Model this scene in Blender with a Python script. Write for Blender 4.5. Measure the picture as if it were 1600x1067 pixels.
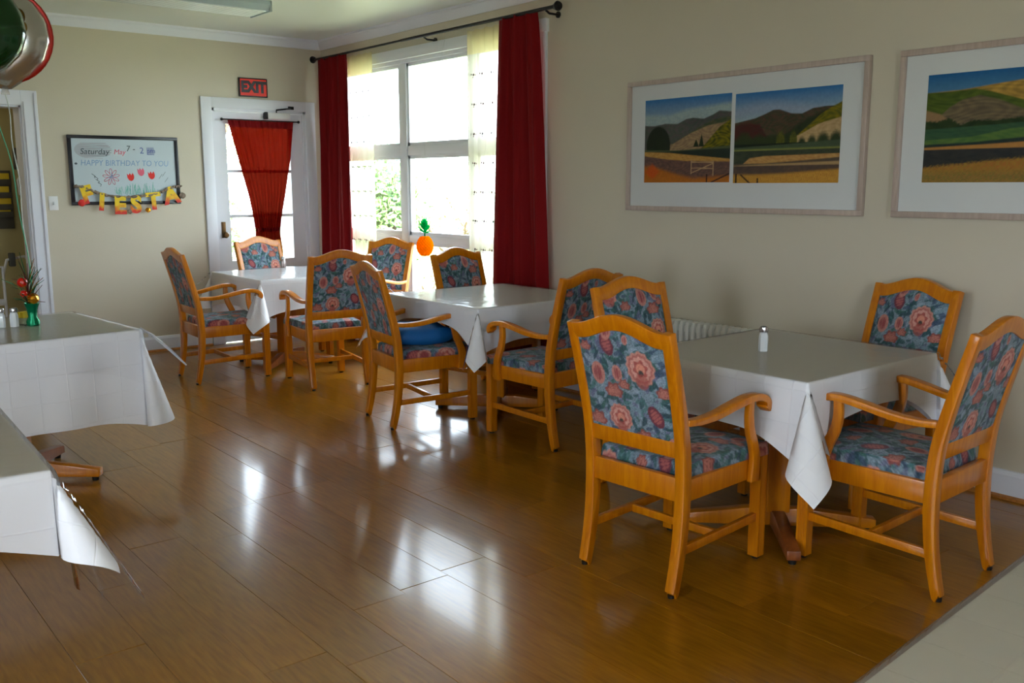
import bpy, bmesh, math, random
import numpy as np
from mathutils import Vector, Matrix
PI = math.pi
S = bpy.context.scene
col = S.collection
for o in list(bpy.data.objects): bpy.data.objects.remove(o)

# ------------------------------------------------------------------ camera
cam = bpy.data.cameras.new('camera'); camo = bpy.data.objects.new('camera', cam); col.objects.link(camo)
cam.sensor_width = 36.0; cam.lens = 1461.2 / 1600 * 36; cam.clip_start = 0.05
yaw, pitch, roll = 0.6847, 0.1663, -0.0024
fw = Vector((math.sin(yaw)*math.cos(pitch), math.cos(yaw)*math.cos(pitch), -math.sin(pitch)))
rt = Vector((math.cos(yaw), -math.sin(yaw), 0)); up = rt.cross(fw)
r2 = math.cos(roll)*rt + math.sin(roll)*up; u2 = -math.sin(roll)*rt + math.cos(roll)*up
camo.matrix_world = Matrix(((r2.x, u2.x, -fw.x, 0), (r2.y, u2.y, -fw.y, 0), (r2.z, u2.z, -fw.z, 1.49), (0, 0, 0, 1)))
S.camera = camo
# ------------------------------------------------------------------ world, sun, exposure
S.view_settings.view_transform = 'Standard'; S.view_settings.look = 'None'
S.view_settings.exposure = 0.0; S.view_settings.gamma = 1.0; S.view_settings.use_curve_mapping = False
w = bpy.data.worlds.new('world'); S.world = w; w.use_nodes = True
wn = w.node_tree; wn.nodes.clear()
bg = wn.nodes.new('ShaderNodeBackground'); bg.inputs[0].default_value = (0.76, 0.88, 1.0, 1); bg.inputs[1].default_value = 13.5
wo = wn.nodes.new('ShaderNodeOutputWorld'); wn.links.new(bg.outputs[0], wo.inputs[0])
sun = bpy.data.lights.new('sun', 'SUN'); sun.energy = 30.0; sun.angle = 0.01; sun.color = (1.0, 0.95, 0.86)
suno = bpy.data.objects.new('sun', sun); col.objects.link(suno); suno.location = (0, 0, 12)
suno.rotation_euler = Vector((0.0, 0.62, -0.78)).to_track_quat('-Z', 'Y').to_euler()
# light portals in the openings of the room (they only steer the sampling of the sky)
def portal(loc, nrm, sx, sy):
    l = bpy.data.lights.new('portal', 'AREA'); l.shape = 'RECTANGLE'; l.size = sx; l.size_y = sy
    o = bpy.data.objects.new('portal', l); col.objects.link(o); o.location = loc
    o.rotation_euler = Vector(nrm).to_track_quat('-Z', 'Y').to_euler(); l.cycles.is_portal = True
portal((4.85, 6.75, 1.5), (-1, 0, 0), 3.1, 2.1)
LEFT_WIN = [(-1.2, 0.1), (1.2, 2.5)]
portal((1.0, -2.35, 1.6), (0, 1, 0), 1.3, 1.7)
for a, b in LEFT_WIN: portal((-2.75, (a+b)/2, 1.6), (1, 0, 0), 1.3, 1.7)

XW, YB, ZC = 4.56, 8.54, 2.87       # window wall, far wall, ceiling
XL, YN = -2.6, -2.2                  # unseen left wall and the wall behind the camera
rnd = random.Random(7)

# ------------------------------------------------------------------ helpers
def lin(c):
    return tuple((x/255/12.92 if x/255 <= 0.04045 else ((x/255+0.055)/1.055)**2.4) for x in c)
def srgb(*c): return lin(c) + (1,)
def tag(o, label=None, cat=None, group=None, kind=None):
    if label: o['label'] = label
    if cat: o['category'] = cat
    if group: o['group'] = group
    if kind: o['kind'] = kind
    return o
def empty(name, loc=(0, 0, 0), rz=0.0, label=None, cat=None, group=None, kind=None):
    o = bpy.data.objects.new(name, None); col.objects.link(o); o.location = loc; o.rotation_euler = (0, 0, rz)
    o.empty_display_size = 0.1
    return tag(o, label, cat, group, kind)
def finish(me, smooth=35):
    if smooth:
        me.polygons.foreach_set('use_smooth', [True]*len(me.polygons))
        try: me.set_sharp_from_angle(angle=math.radians(smooth))
        except Exception: pass
def obj(name, bm, mat, parent=None, smooth=35, loc=None):
    me = bpy.data.meshes.new(name)
    if isinstance(bm, bmesh.types.BMesh):
        bmesh.ops.recalc_face_normals(bm, faces=bm.faces[:]); bm.to_mesh(me); bm.free()
    else:
        me.from_pydata(bm[0], [], bm[1])
    if mat: me.materials.append(mat)
    finish(me, smooth)
    o = bpy.data.objects.new(name, me); col.objects.link(o)
    if parent: o.parent = parent
    if loc: o.location = loc
    return o
def inst(o, parent=None, loc=None, rot=None):
    c = o.copy(); col.objects.link(c)
    if parent is not None: c.parent = parent
    if loc is not None: c.location = loc
    if rot is not None: c.rotation_euler = rot
    return c
def dup(o, parent=None):
    c = o.copy(); col.objects.link(c); c.parent = parent
    for ch in o.children: dup(ch, c)
    return c
def B(): return bmesh.new()
def box(bm, x0, x1, y0, y1, z0, z1, bev=0.0):
    t = bmesh.new()
    vs = [t.verts.new((x, y, z)) for x in (x0, x1) for y in (y0, y1) for z in (z0, z1)]
    for f in ((0, 1, 3, 2), (4, 6, 7, 5), (0, 4, 5, 1), (2, 3, 7, 6), (0, 2, 6, 4), (1, 5, 7, 3)):
        t.faces.new([vs[i] for i in f])
    bmesh.ops.recalc_face_normals(t, faces=t.faces[:])
    if bev: bmesh.ops.bevel(t, geom=t.edges[:], offset=bev, segments=2, profile=0.5, affect='EDGES')
    merge(bm, t); return bm
def merge(bm, t, mat=None):
    if mat is not None: bmesh.ops.transform(t, matrix=mat, verts=t.verts[:])
    me = bpy.data.meshes.new('tmp'); t.to_mesh(me); t.free(); bm.from_mesh(me); bpy.data.meshes.remove(me)
def prism(bm, pts, axis, a, b, bev=0.0, fn=None):
    """extrude a 2-D outline along axis ('x','y','z') from a to b"""
    t = bmesh.new()
    def P(p, d):
        return {'x': (d, p[0], p[1]), 'y': (p[0], d, p[1]), 'z': (p[0], p[1], d)}[axis]
    A = [t.verts.new(P(p, a)) for p in pts]; Bv = [t.verts.new(P(p, b)) for p in pts]
    n = len(pts)
    for i in range(n): t.faces.new((A[i], A[(i+1) % n], Bv[(i+1) % n], Bv[i]))
    t.faces.new(A[::-1]); t.faces.new(Bv)
    bmesh.ops.recalc_face_normals(t, faces=t.faces[:])
    if bev: bmesh.ops.bevel(t, geom=[e for e in t.edges if e.calc_face_angle(0) > 0.6], offset=bev, segments=2, profile=0.5, affect='EDGES')
    if fn:
        for v in t.verts: v.co = fn(v.co)
    merge(bm, t); return bm
def ribbon(path, ws):
    """outline around a 2-D centre path with half widths"""
    L, Rr = [], []
    for i, p in enumerate(path):
        a = path[max(i-1, 0)]; b = path[min(i+1, len(path)-1)]
        d = Vector((b[0]-a[0], b[1]-a[1])).normalized(); n = Vector((-d.y, d.x)); h = ws[i] if hasattr(ws, '__len__') else ws
        L.append((p[0]+n.x*h, p[1]+n.y*h)); Rr.append((p[0]-n.x*h, p[1]-n.y*h))
    return L + Rr[::-1]
def smoothpath(pts, n=6):
    out = []
    P = [pts[0]] + list(pts) + [pts[-1]]
    for i in range(1, len(P)-2):
        for k in range(n):
            t = k/n; q = []
            for c in range(len(pts[0])):
                a, b, d, e = P[i-1][c], P[i][c], P[i+1][c], P[i+2][c]
                q.append(0.5*((2*b)+(-a+d)*t+(2*a-5*b+4*d-e)*t*t+(-a+3*b-3*d+e)*t**3))
            out.append(tuple(q))
    out.append(tuple(pts[-1])); return out
def tube(bm, path, r, n=8, caps=True):
    path = [Vector(p) for p in path]; rings = []
    for i, p in enumerate(path):
        d = (path[min(i+1, len(path)-1)] - path[max(i-1, 0)]).normalized()
        u = d.orthogonal().normalized() if i == 0 else (u - d*u.dot(d)).normalized()
        v = d.cross(u); rr = r[i] if hasattr(r, '__len__') else r
        rings.append([bm.verts.new(p + (u*math.cos(k*2*PI/n) + v*math.sin(k*2*PI/n))*rr) for k in range(n)])
    for a, b in zip(rings, rings[1:]):
        for k in range(n): bm.faces.new((a[k], a[(k+1) % n], b[(k+1) % n], b[k]))
    if caps: bm.faces.new(rings[0][::-1]); bm.faces.new(rings[-1])
    return bm
def lathe(bm, prof, n=24, c=(0, 0)):
    rings = []
    for r, z in prof:
        rings.append([bm.verts.new((c[0]+r*math.cos(k*2*PI/n), c[1]+r*math.sin(k*2*PI/n), z)) for k in range(n)] if r > 1e-6 else [bm.verts.new((c[0], c[1], z))])
    for a, b in zip(rings, rings[1:]):
        for k in range(n):
            k2 = (k+1) % n
            if len(a) == 1 and len(b) == 1: continue
            if len(a) == 1: bm.faces.new((a[0], b[k2], b[k]))
            elif len(b) == 1: bm.faces.new((a[k], a[k2], b[0]))
            else: bm.faces.new((a[k], a[k2], b[k2], b[k]))
    return bm
def gridmesh(fn, us, vs, loop=False):
    """fn(u,v)->xyz over lists us, vs; returns (verts, faces)"""
    V = [fn(u, v) for v in vs for u in us]; nu = len(us); F = []
    for j in range(len(vs)-1):
        for i in range(nu-1):
            F.append((j*nu+i, j*nu+i+1, (j+1)*nu+i+1, (j+1)*nu+i))
    return V, F
def lsp(a, b, n): return [a+(b-a)*i/(n-1) for i in range(n)]
def setcol(me, rgb):
    ca = me.color_attributes.new('Col', 'FLOAT_COLOR', 'POINT')
    a = np.ones((len(rgb), 4), np.float32); a[:, :3] = rgb; ca.data.foreach_set('color', a.ravel())
def text_mesh(txt, size, depth=0.0, bold=0.0, shear=0.0):
    cu = bpy.data.curves.new('t', 'FONT'); cu.body = txt; cu.size = size; cu.extrude = depth; cu.offset = bold; cu.shear = shear
    cu.align_x = 'CENTER'; cu.align_y = 'CENTER'; cu.resolution_u = 4
    o = bpy.data.objects.new('t', cu); col.objects.link(o); dg = bpy.context.evaluated_depsgraph_get(); dg.update()
    me = bpy.data.meshes.new_from_object(o.evaluated_get(dg)); bpy.data.objects.remove(o); bpy.data.curves.remove(cu)
    return me

# ------------------------------------------------------------------ materials
def mat(name, base, rough=0.5, metal=0.0, bump=0.0, bscale=50.0, var=0.0, vscale=4.0, coat=0.0, spec=0.5, sheen=0.0, emit=None, estr=0.0, attr=False, trans=0.0, alpha=1.0, coords='Object'):
    m = bpy.data.materials.new(name); m.use_nodes = True; nt = m.node_tree; b = nt.nodes['Principled BSDF']
    b.inputs['Base Color'].default_value = base if len(base) == 4 else tuple(base)+(1,)
    b.inputs['Roughness'].default_value = rough; b.inputs['Metallic'].default_value = metal
    b.inputs['Coat Weight'].default_value = coat; b.inputs['Coat Roughness'].default_value = 0.08
    b.inputs['Specular IOR Level'].default_value = spec; b.inputs['Sheen Weight'].default_value = sheen
    b.inputs['Transmission Weight'].default_value = trans; b.inputs['Alpha'].default_value = alpha
    if emit: b.inputs['Emission Color'].default_value = emit; b.inputs['Emission Strength'].default_value = estr
    tc = nt.nodes.new('ShaderNodeTexCoord')
    if attr:
        a = nt.nodes.new('ShaderNodeAttribute'); a.attribute_name = 'Col'; src = a.outputs['Color']
    else: src = None
    if var:
        n = nt.nodes.new('ShaderNodeTexNoise'); n.inputs['Scale'].default_value = vscale; n.inputs['Detail'].default_value = 5
        nt.links.new(tc.outputs[coords], n.inputs['Vector'])
        mp = nt.nodes.new('ShaderNodeMapRange'); mp.inputs['To Min'].default_value = 1-var; mp.inputs['To Max'].default_value = 1+var
        mp.inputs['From Min'].default_value = 0.25; mp.inputs['From Max'].default_value = 0.75
        nt.links.new(n.outputs['Fac'], mp.inputs['Value'])
        mx = nt.nodes.new('ShaderNodeMix'); mx.data_type = 'RGBA'; mx.blend_type = 'MULTIPLY'; mx.inputs['Factor'].default_value = 1
        if src: nt.links.new(src, mx.inputs['A'])
        else: mx.inputs['A'].default_value = b.inputs['Base Color'].default_value
        nt.links.new(mp.outputs[0], mx.inputs['B']); src = mx.outputs['Result']
    if src: nt.links.new(src, b.inputs['Base Color'])
    if bump:
        n = nt.nodes.new('ShaderNodeTexNoise'); n.inputs['Scale'].default_value = bscale; n.inputs['Detail'].default_value = 4
        nt.links.new(tc.outputs[coords], n.inputs['Vector'])
        bp = nt.nodes.new('ShaderNodeBump'); bp.inputs['Strength'].default_value = bump; bp.inputs['Distance'].default_value = 0.01
        nt.links.new(n.outputs['Fac'], bp.inputs['Height']); nt.links.new(bp.outputs[0], b.inputs['Normal'])
    return m
def wood(name, c1, c2, rough=0.3, coat=0.3, stretch=(12, 12, 1.2), island=False, bumps=0.05, dist=1.2, det=6):
    m = bpy.data.materials.new(name); m.use_nodes = True; nt = m.node_tree; b = nt.nodes['Principled BSDF']
    tc = nt.nodes.new('ShaderNodeTexCoord'); mp = nt.nodes.new('ShaderNodeMapping'); mp.inputs['Scale'].default_value = stretch
    nt.links.new(tc.outputs['Object'], mp.inputs['Vector'])
    oi = nt.nodes.new('ShaderNodeObjectInfo')
    if island:
        mul = nt.nodes.new('ShaderNodeVectorMath'); mul.operation = 'SCALE'; mul.inputs[0].default_value = (37, 91, 17)
        nt.links.new(oi.outputs['Random'], mul.inputs['Scale']); nt.links.new(mul.outputs[0], mp.inputs['Location'])
    n = nt.nodes.new('ShaderNodeTexNoise'); n.inputs['Scale'].default_value = 3; n.inputs['Detail'].default_value = det; n.inputs['Distortion'].default_value = dist
    nt.links.new(mp.outputs[0], n.inputs['Vector'])
    cr = nt.nodes.new('ShaderNodeValToRGB'); cr.color_ramp.elements[0].position = 0.3; cr.color_ramp.elements[1].position = 0.7
    cr.color_ramp.elements[0].color = c1; cr.color_ramp.elements[1].color = c2
    nt.links.new(n.outputs['Fac'], cr.inputs[0]); out = cr.outputs[0]
    if island:
        mr = nt.nodes.new('ShaderNodeMapRange'); mr.inputs['To Min'].default_value = 0.86; mr.inputs['To Max'].default_value = 1.14
        nt.links.new(oi.outputs['Random'], mr.inputs['Value'])
        mx = nt.nodes.new('ShaderNodeMix'); mx.data_type = 'RGBA'; mx.blend_type = 'MULTIPLY'; mx.inputs['Factor'].default_value = 1
        nt.links.new(out, mx.inputs['A']); nt.links.new(mr.outputs[0], mx.inputs['B']); out = mx.outputs['Result']
    nt.links.new(out, b.inputs['Base Color'])
    if bumps:
        bp = nt.nodes.new('ShaderNodeBump'); bp.inputs['Strength'].default_value = bumps; bp.inputs['Distance'].default_value = 0.004
        nt.links.new(n.outputs['Fac'], bp.inputs['Height']); nt.links.new(bp.outputs[0], b.inputs['Normal'])
    b.inputs['Roughness'].default_value = rough; b.inputs['Coat Weight'].default_value = coat; b.inputs['Coat Roughness'].default_value = 0.12
    return m
def thin(name, color, gloss_rough=0.04, opacity=0.0, diffuse=(1, 1, 1, 1), translucent=0.0, boost=1.0):
    """thin transparent sheet: clear with a fresnel gloss, optionally part diffuse / translucent"""
    m = bpy.data.materials.new(name); m.use_nodes = True; nt = m.node_tree; nt.nodes.clear()
    out = nt.nodes.new('ShaderNodeOutputMaterial'); tr = nt.nodes.new('ShaderNodeBsdfTransparent'); tr.inputs[0].default_value = color
    last = tr.outputs[0]
    if opacity:
        df = nt.nodes.new('ShaderNodeBsdfDiffuse'); df.inputs[0].default_value = diffuse
        tl = nt.nodes.new('ShaderNodeBsdfTranslucent'); tl.inputs[0].default_value = diffuse
        m1 = nt.nodes.new('ShaderNodeMixShader'); m1.inputs[0].default_value = translucent
        nt.links.new(df.outputs[0], m1.inputs[1]); nt.links.new(tl.outputs[0], m1.inputs[2])
        m2 = nt.nodes.new('ShaderNodeMixShader'); m2.inputs[0].default_value = opacity
        nt.links.new(last, m2.inputs[1]); nt.links.new(m1.outputs[0], m2.inputs[2]); last = m2.outputs[0]
    if boost:
        gl = nt.nodes.new('ShaderNodeBsdfGlossy'); gl.inputs['Roughness'].default_value = gloss_rough
        lw = nt.nodes.new('ShaderNodeFresnel'); lw.inputs['IOR'].default_value = 1.5
        geo = nt.nodes.new('ShaderNodeNewGeometry')
        # a thin sheet reflects alike from both sides
        mm = nt.nodes.new('ShaderNodeMath'); mm.operation = 'MULTIPLY'; mm.inputs[1].default_value = boost; mm.use_clamp = True
        lw2 = nt.nodes.new('ShaderNodeLayerWeight'); lw2.inputs['Blend'].default_value = 0.12
        nt.links.new(lw2.outputs['Fresnel'], mm.inputs[0])
        m3 = nt.nodes.new('ShaderNodeMixShader'); nt.links.new(mm.outputs[0], m3.inputs[0])
        nt.links.new(last, m3.inputs[1]); nt.links.new(gl.outputs[0], m3.inputs[2]); last = m3.outputs[0]
    nt.links.new(last, out.inputs[0]); return m

M = {}
M['wall'] = mat('wall_paint', srgb(199, 190, 170), 0.42, bump=0.05, bscale=60, var=0.02, vscale=1.5)
M['ceil'] = mat('ceiling_paint', srgb(212, 214, 204), 0.28, bump=0.03, bscale=15, spec=0.6)
M['white'] = mat('white_gloss_paint', srgb(222, 224, 232), 0.3, bump=0.02, bscale=30)
M['winwhite'] = mat('window_white_paint', srgb(225, 228, 232), 0.35)
M['floor'] = wood('laminate_plank', srgb(136, 88, 6), srgb(160, 106, 14), rough=0.3, coat=0.6, stretch=(24, 2.4, 1), island=True, bumps=0.0, dist=0.25, det=3)
M['floor'].node_tree.nodes['Principled BSDF'].inputs['Specular IOR Level'].default_value = 0.15
M['subfloor'] = mat('floor_seam', srgb(84, 52, 24), 0.5)
M['wood'] = wood('honey_oak', srgb(190, 104, 0), srgb(212, 130, 4), rough=0.3, coat=0.25)
M['wood_dark'] = wood('red_brown_wood', srgb(120, 62, 26), srgb(146, 80, 34), rough=0.35, coat=0.2)
M['shoe'] = wood('shoe_moulding_wood', srgb(158, 96, 30), srgb(184, 118, 44), rough=0.35)
M['rubber'] = mat('black_rubber', srgb(14, 14, 14), 0.5)
M['fabric'] = mat('floral_tapestry', (1, 1, 1), 0.85, attr=True, bump=0.25, bscale=450, var=0.16, vscale=160, sheen=0.15, spec=0.25)
M['paint'] = mat('pastel_landscape', (1, 1, 1), 0.6, attr=True, var=0.1, vscale=60, spec=0.2)
M['matboard'] = mat('white_mat_board', srgb(215, 216, 214), 0.7)
M['frame'] = wood('pale_taupe_frame', srgb(172, 154, 142), srgb(188, 170, 158), rough=0.35, coat=0.1)
M['glass'] = thin('picture_glass', (0.98, 0.98, 0.98, 1), 0.02, boost=0.8)
M['pane'] = thin('window_glass', (0.97, 0.98, 0.98, 1), 0.01, boost=0.7)
M['black'] = mat('black_plastic', srgb(14, 12, 22), 0.35)
M['iron'] = mat('dark_iron', srgb(26, 24, 26), 0.4, metal=0.4)
M['steel'] = mat('brushed_metal', srgb(190, 192, 196), 0.3, metal=0.8)
M['chrome'] = mat('chrome', srgb(200, 200, 205), 0.15, metal=1.0)
M['brass'] = mat('aged_brass', srgb(92, 66, 34), 0.35, metal=0.7)
M['radiator'] = mat('radiator_enamel', srgb(214, 214, 206), 0.35)
M['white_plastic'] = mat('white_plastic', srgb(225, 225, 225), 0.35)
M['lens'] = mat('ribbed_acrylic', srgb(226, 232, 232), 0.2, spec=0.6)
M['fix'] = mat('fixture_metal', srgb(168, 180, 186), 0.35)
M['board'] = mat('whiteboard_surface', srgb(190, 203, 210), 0.25)
M['cushion'] = mat('blue_cushion_cloth', srgb(0, 92, 160), 0.6, bump=0.1, bscale=250, sheen=0.0, var=0.06, vscale=12)
def cloth_mat():
    m = mat('white_table_cloth', srgb(236, 236, 240), 0.45, spec=0.4); nt = m.node_tree; b = nt.nodes['Principled BSDF']
    tc = nt.nodes.new('ShaderNodeTexCoord')
    br = nt.nodes.new('ShaderNodeTexBrick'); br.offset = 0; br.inputs['Scale'].default_value = 1
    br.inputs['Brick Width'].default_value = 0.13; br.inputs['Row Height'].default_value = 0.13; br.inputs['Mortar Size'].default_value = 0.004; br.inputs['Mortar Smooth'].default_value = 1
    nt.links.new(tc.outputs['UV'], br.inputs['Vector'])
    n = nt.nodes.new('ShaderNodeTexNoise'); n.inputs['Scale'].default_value = 9; n.inputs['Detail'].default_value = 3; nt.links.new(tc.outputs['Object'], n.inputs['Vector'])
    ad = nt.nodes.new('ShaderNodeMath'); ad.operation = 'ADD'; nt.links.new(br.outputs['Fac'], ad.inputs[0]); nt.links.new(n.outputs['Fac'], ad.inputs[1])
    bp = nt.nodes.new('ShaderNodeBump'); bp.inputs['Strength'].default_value = 0.24; bp.inputs['Distance'].default_value = 0.006
    nt.links.new(ad.outputs[0], bp.inputs['Height']); nt.links.new(bp.outputs[0], b.inputs['Normal'])
    return m
M['cloth'] = cloth_mat()
def vinyl_mat():
    m = thin('clear_vinyl', (0.98, 0.98, 0.98, 1), 0.14, boost=0.95); nt = m.node_tree
    tc = nt.nodes.new('ShaderNodeTexCoord'); n = nt.nodes.new('ShaderNodeTexNoise'); n.inputs['Scale'].default_value = 11; n.inputs['Detail'].default_value = 3
    nt.links.new(tc.outputs['Object'], n.inputs['Vector']); bp = nt.nodes.new('ShaderNodeBump'); bp.inputs['Strength'].default_value = 0.5; bp.inputs['Distance'].default_value = 0.01
    nt.links.new(n.outputs['Fac'], bp.inputs['Height'])
    for nd in nt.nodes:
        if nd.type == 'BSDF_GLOSSY': nt.links.new(bp.outputs[0], nd.inputs['Normal'])
    return m
M['vinyl'] = vinyl_mat()
M['curtain'] = mat('dark_red_curtain', srgb(118, 2, 6), 0.8, sheen=0.0, bump=0.1, bscale=300, spec=0.2)
M['door_curtain'] = thin('thin_red_voile', (0.5, 0.06, 0.02, 1), 0.3, opacity=0.985, diffuse=srgb(96, 8, 4), translucent=0.22, boost=0)
M['sheer'] = thin('cream_voile', (1.0, 0.98, 0.92, 1), 0.3, opacity=0.42, diffuse=srgb(244, 238, 216), translucent=0.6, boost=0)
M['sheer_top'] = thin('cream_header', (1.0, 0.95, 0.75, 1), 0.3, opacity=0.7, diffuse=srgb(236, 222, 176), translucent=0.5, boost=0)
M['embroid'] = mat('grey_brown_thread', srgb(92, 66, 72), 0.8)
M['leaf'] = mat('leaf_green', srgb(116, 150, 86), 0.5, var=0.4, vscale=3)
M['leaf2'] = mat('leaf_yellow_green', srgb(206, 206, 140), 0.5, var=0.4, vscale=3)
M['leaf3'] = mat('leaf_blue_green', srgb(150, 196, 178), 0.5, var=0.3, vscale=3)
M['bark'] = mat('bark', srgb(110, 92, 76), 0.9, bump=0.4, bscale=20)
M['lawn'] = mat('lawn_grass', srgb(130, 138, 108), 0.9, var=0.25, vscale=2)
M['path'] = mat('pale_concrete', srgb(200, 192, 180), 0.8, var=0.1)
M['porch'] = mat('grey_porch_paint', srgb(96, 94, 104), 0.6)

# ------------------------------------------------------------------ room shell
def wall_with_holes(name, axis, pos, thick, a0, a1, z0, z1, holes, m):
    """axis 'x': wall in plane x=pos spanning y a0..a1;  axis 'y': plane y=pos spanning x. holes: (a,b,z0,z1)"""
    bm = B(); As = sorted({a0, a1} | {h[0] for h in holes} | {h[1] for h in holes}); Zs = sorted({z0, z1} | {h[2] for h in holes} | {h[3] for h in holes})
    for i in range(len(As)-1):
        for j in range(len(Zs)-1):
            ca, cz = (As[i]+As[i+1])/2, (Zs[j]+Zs[j+1])/2
            if any(h[0] < ca < h[1] and h[2] < cz < h[3] for h in holes): continue
            if axis == 'x': box(bm, pos, pos+thick, As[i], As[i+1], Zs[j], Zs[j+1])
            else: box(bm, As[i], As[i+1], pos, pos+thick, Zs[j], Zs[j+1])
    bmesh.ops.remove_doubles(bm, verts=bm.verts[:], dist=1e-5)
    return tag(obj(name, bm, m, smooth=0), kind='structure')
WIN = (5.25, 8.33, 0.45, 2.56)
DOOR = (3.425, 4.365, 0.0, 2.19)
OPEN = (0.9, 1.84, 0.0, 2.13)
wall_right = wall_with_holes('wall_right', 'x', XW, 0.2, YN, YB+0.2, 0, ZC, [WIN], M['wall'])
wall_back = wall_with_holes('wall_back', 'y', YB, 0.2, XL, XW, 0, ZC, [DOOR, OPEN], M['wall'])
wall_left = wall_with_holes('wall_left', 'x', XL-0.2, 0.2, YN, YB+0.2, 0, ZC, [(a, b, 0.75, 2.45) for a, b in LEFT_WIN], M['wall'])
wall_front = wall_with_holes('wall_front', 'y', YN-0.2, 0.2, XL-0.2, XW+0.2, 0, ZC, [(0.35, 1.65, 0.75, 2.45)], M['wall'])
cb = B(); box(cb, XL-0.2, XW+0.2, YN-0.2, YB+0.2, ZC, ZC+0.15); ceiling = tag(obj('ceiling', cb, M['ceil'], smooth=0), kind='structure')
fb = B(); box(fb, XL-0.2, XW+0.2, YN-0.2, YB+0.2, -0.12, -0.008); floor = tag(obj('floor', fb, M['subfloor'], smooth=0), kind='structure')
# planks (parts of the floor)
PW, PL = 0.2175, 1.30
pb = B(); box(pb, -PW/2+0.0006, PW/2-0.0006, -PL/2+0.0006, PL/2-0.0006, -0.012, 0.0, bev=0.0008)
plank0 = obj('plank', pb, M['floor'], floor, smooth=0)
first = True; k = 0
x = 1.753 - PW*20 + PW/2
while x < XW + PW/2:
    off = {0: 2.81}.get(round((x-1.753-PW/2)/PW), None)
    if off is None: off = rnd.random()*PL
    y = off - PL*6 + PL/2
    while y < YB + PL/2:
        if y > YN - 0.3 and x > XL - 0.1:
            # only the part of the floor that can show
            if y < YB+PL/2 and (y > -0.9):
                o = plank0 if first else inst(plank0, floor); first = False
                cx, cy = min(x, XW-PW/2-0.001), min(max(y, -9), YB-PL/2+0.06)
                o.location = (x if x+PW/2 < XW+0.15 else cx, y, rnd.uniform(-0.0008, 0.0))
                o.rotation_euler = (rnd.uniform(-1, 1)*0.0009, rnd.uniform(-1, 1)*0.006, 0); k += 1
        y += PL
    x += PW
# ceiling cornice
def cornice(name, pts_along, axis, sgn, pos, a, b):
    prof = [(0, 0), (0, -0.085), (0.012, -0.085), (0.016, -0.07), (0.03, -0.055), (0.034, -0.04), (0.052, -0.02), (0.062, -0.018), (0.066, 0)]
    bm = B(); pts = [(pos+sgn*p[0], ZC+p[1]) for p in prof]
    prism(bm, pts, axis, a, b); return tag(obj(name, bm, M['white'], smooth=30), kind='structure')
cornice('trim_1', None, 'y', -1, XW, YN, YB)
cornice('trim_2', None, 'x', -1, YB, XL, XW)
# baseboards
def bboard(name, axis, pos, sgn, a, b):
    bm = B(); pts = [(pos, 0), (pos+sgn*0.018, 0), (pos+sgn*0.018, 0.115), (pos+sgn*0.01, 0.135), (pos, 0.138)]
    prism(bm, pts, axis, a, b); o = tag(obj(name, bm, M['white'], smooth=0), kind='structure')
    bm = B(); pts = [(pos+sgn*0.018, 0), (pos+sgn*0.036, 0), (pos+sgn*0.034, 0.012), (pos+sgn*0.018, 0.02)]
    prism(bm, pts, axis, a, b); s = obj('shoe_moulding', bm, M['shoe'], o, smooth=0); return o
bboard('baseboard_right', 'y', XW, -1, YN, YB)
bb = bboard('baseboard_back', 'x', YB, -1, 1.975, 3.315)
# ---- window
wf = B()
y0, y1, z0, z1 = WIN
box(wf, XW+0.02, XW+0.18, y0-0.001, y0+0.03, z0, z1); box(wf, XW+0.02, XW+0.18, y1-0.03, y1, z0, z1); box(wf, XW+0.02, XW+0.18, y0, y1, z1-0.03, z1); box(wf, XW+0.02, XW+0.18, y0, y1, z0, z0+0.03)
win = tag(obj('window_1', wf, M['winwhite'], smooth=0), kind='structure')
for a, b, c, d in ((y0-0.075, y0+0.004, z0-0.08, z1+0.09), (y1-0.004, y1+0.075, z0-0.08, z1+0.09)):
    t = B(); box(t, XW-0.022, XW+0.002, a, b, c, d, bev=0.003); obj('casing', t, M['winwhite'], win)
t = B(); box(t, XW-0.026, XW+0.002, y0-0.09, y1+0.09, z1-0.004, z1+0.085, bev=0.004); obj('head_casing', t, M['winwhite'], win)
t = B(); box(t, XW-0.06, XW+0.02, y0-0.09, y1+0.09, z0-0.03, z0+0.004, bev=0.004); obj('window_sill', t, M['winwhite'], win)
MULL = [7.14, 6.12]
for ym in MULL:
    t = B(); box(t, XW+0.035, XW+0.11, ym-0.055, ym+0.055, z0+0.03, z1-0.03, bev=0.004); obj('mullion', t, M['winwhite'], win)
cols = [(y0+0.03, MULL[1]-0.055), (MULL[1]+0.055, MULL[0]-0.055), (MULL[0]+0.055, y1-0.03)]
for a, b in cols:
    for zc, hh in ((1.785, 0.042), (1.02, 0.03)):
        t = B(); box(t, XW+0.04, XW+0.105, a, b, zc-hh, zc+hh, bev=0.004); obj('window_rail', t, M['winwhite'], win)
    for c, d in ((z0+0.03, 0.99), (1.05, 1.743), (1.827, z1-0.03)):
        t = B(); w_ = 0.028
        for q in ((a, a+w_, c, d), (b-w_, b, c, d), (a, b, c, c+w_), (a, b, d-w_, d)): box(t, XW+0.05, XW+0.095, *q)
        s = obj('sash', t, M['winwhite'], win, smooth=0)
        t = B(); box(t, XW+0.068, XW+0.073, a+w_-0.003, b-w_+0.003, c+w_-0.003, d-w_+0.003); obj('pane', t, M['pane'], s, smooth=0)
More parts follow.
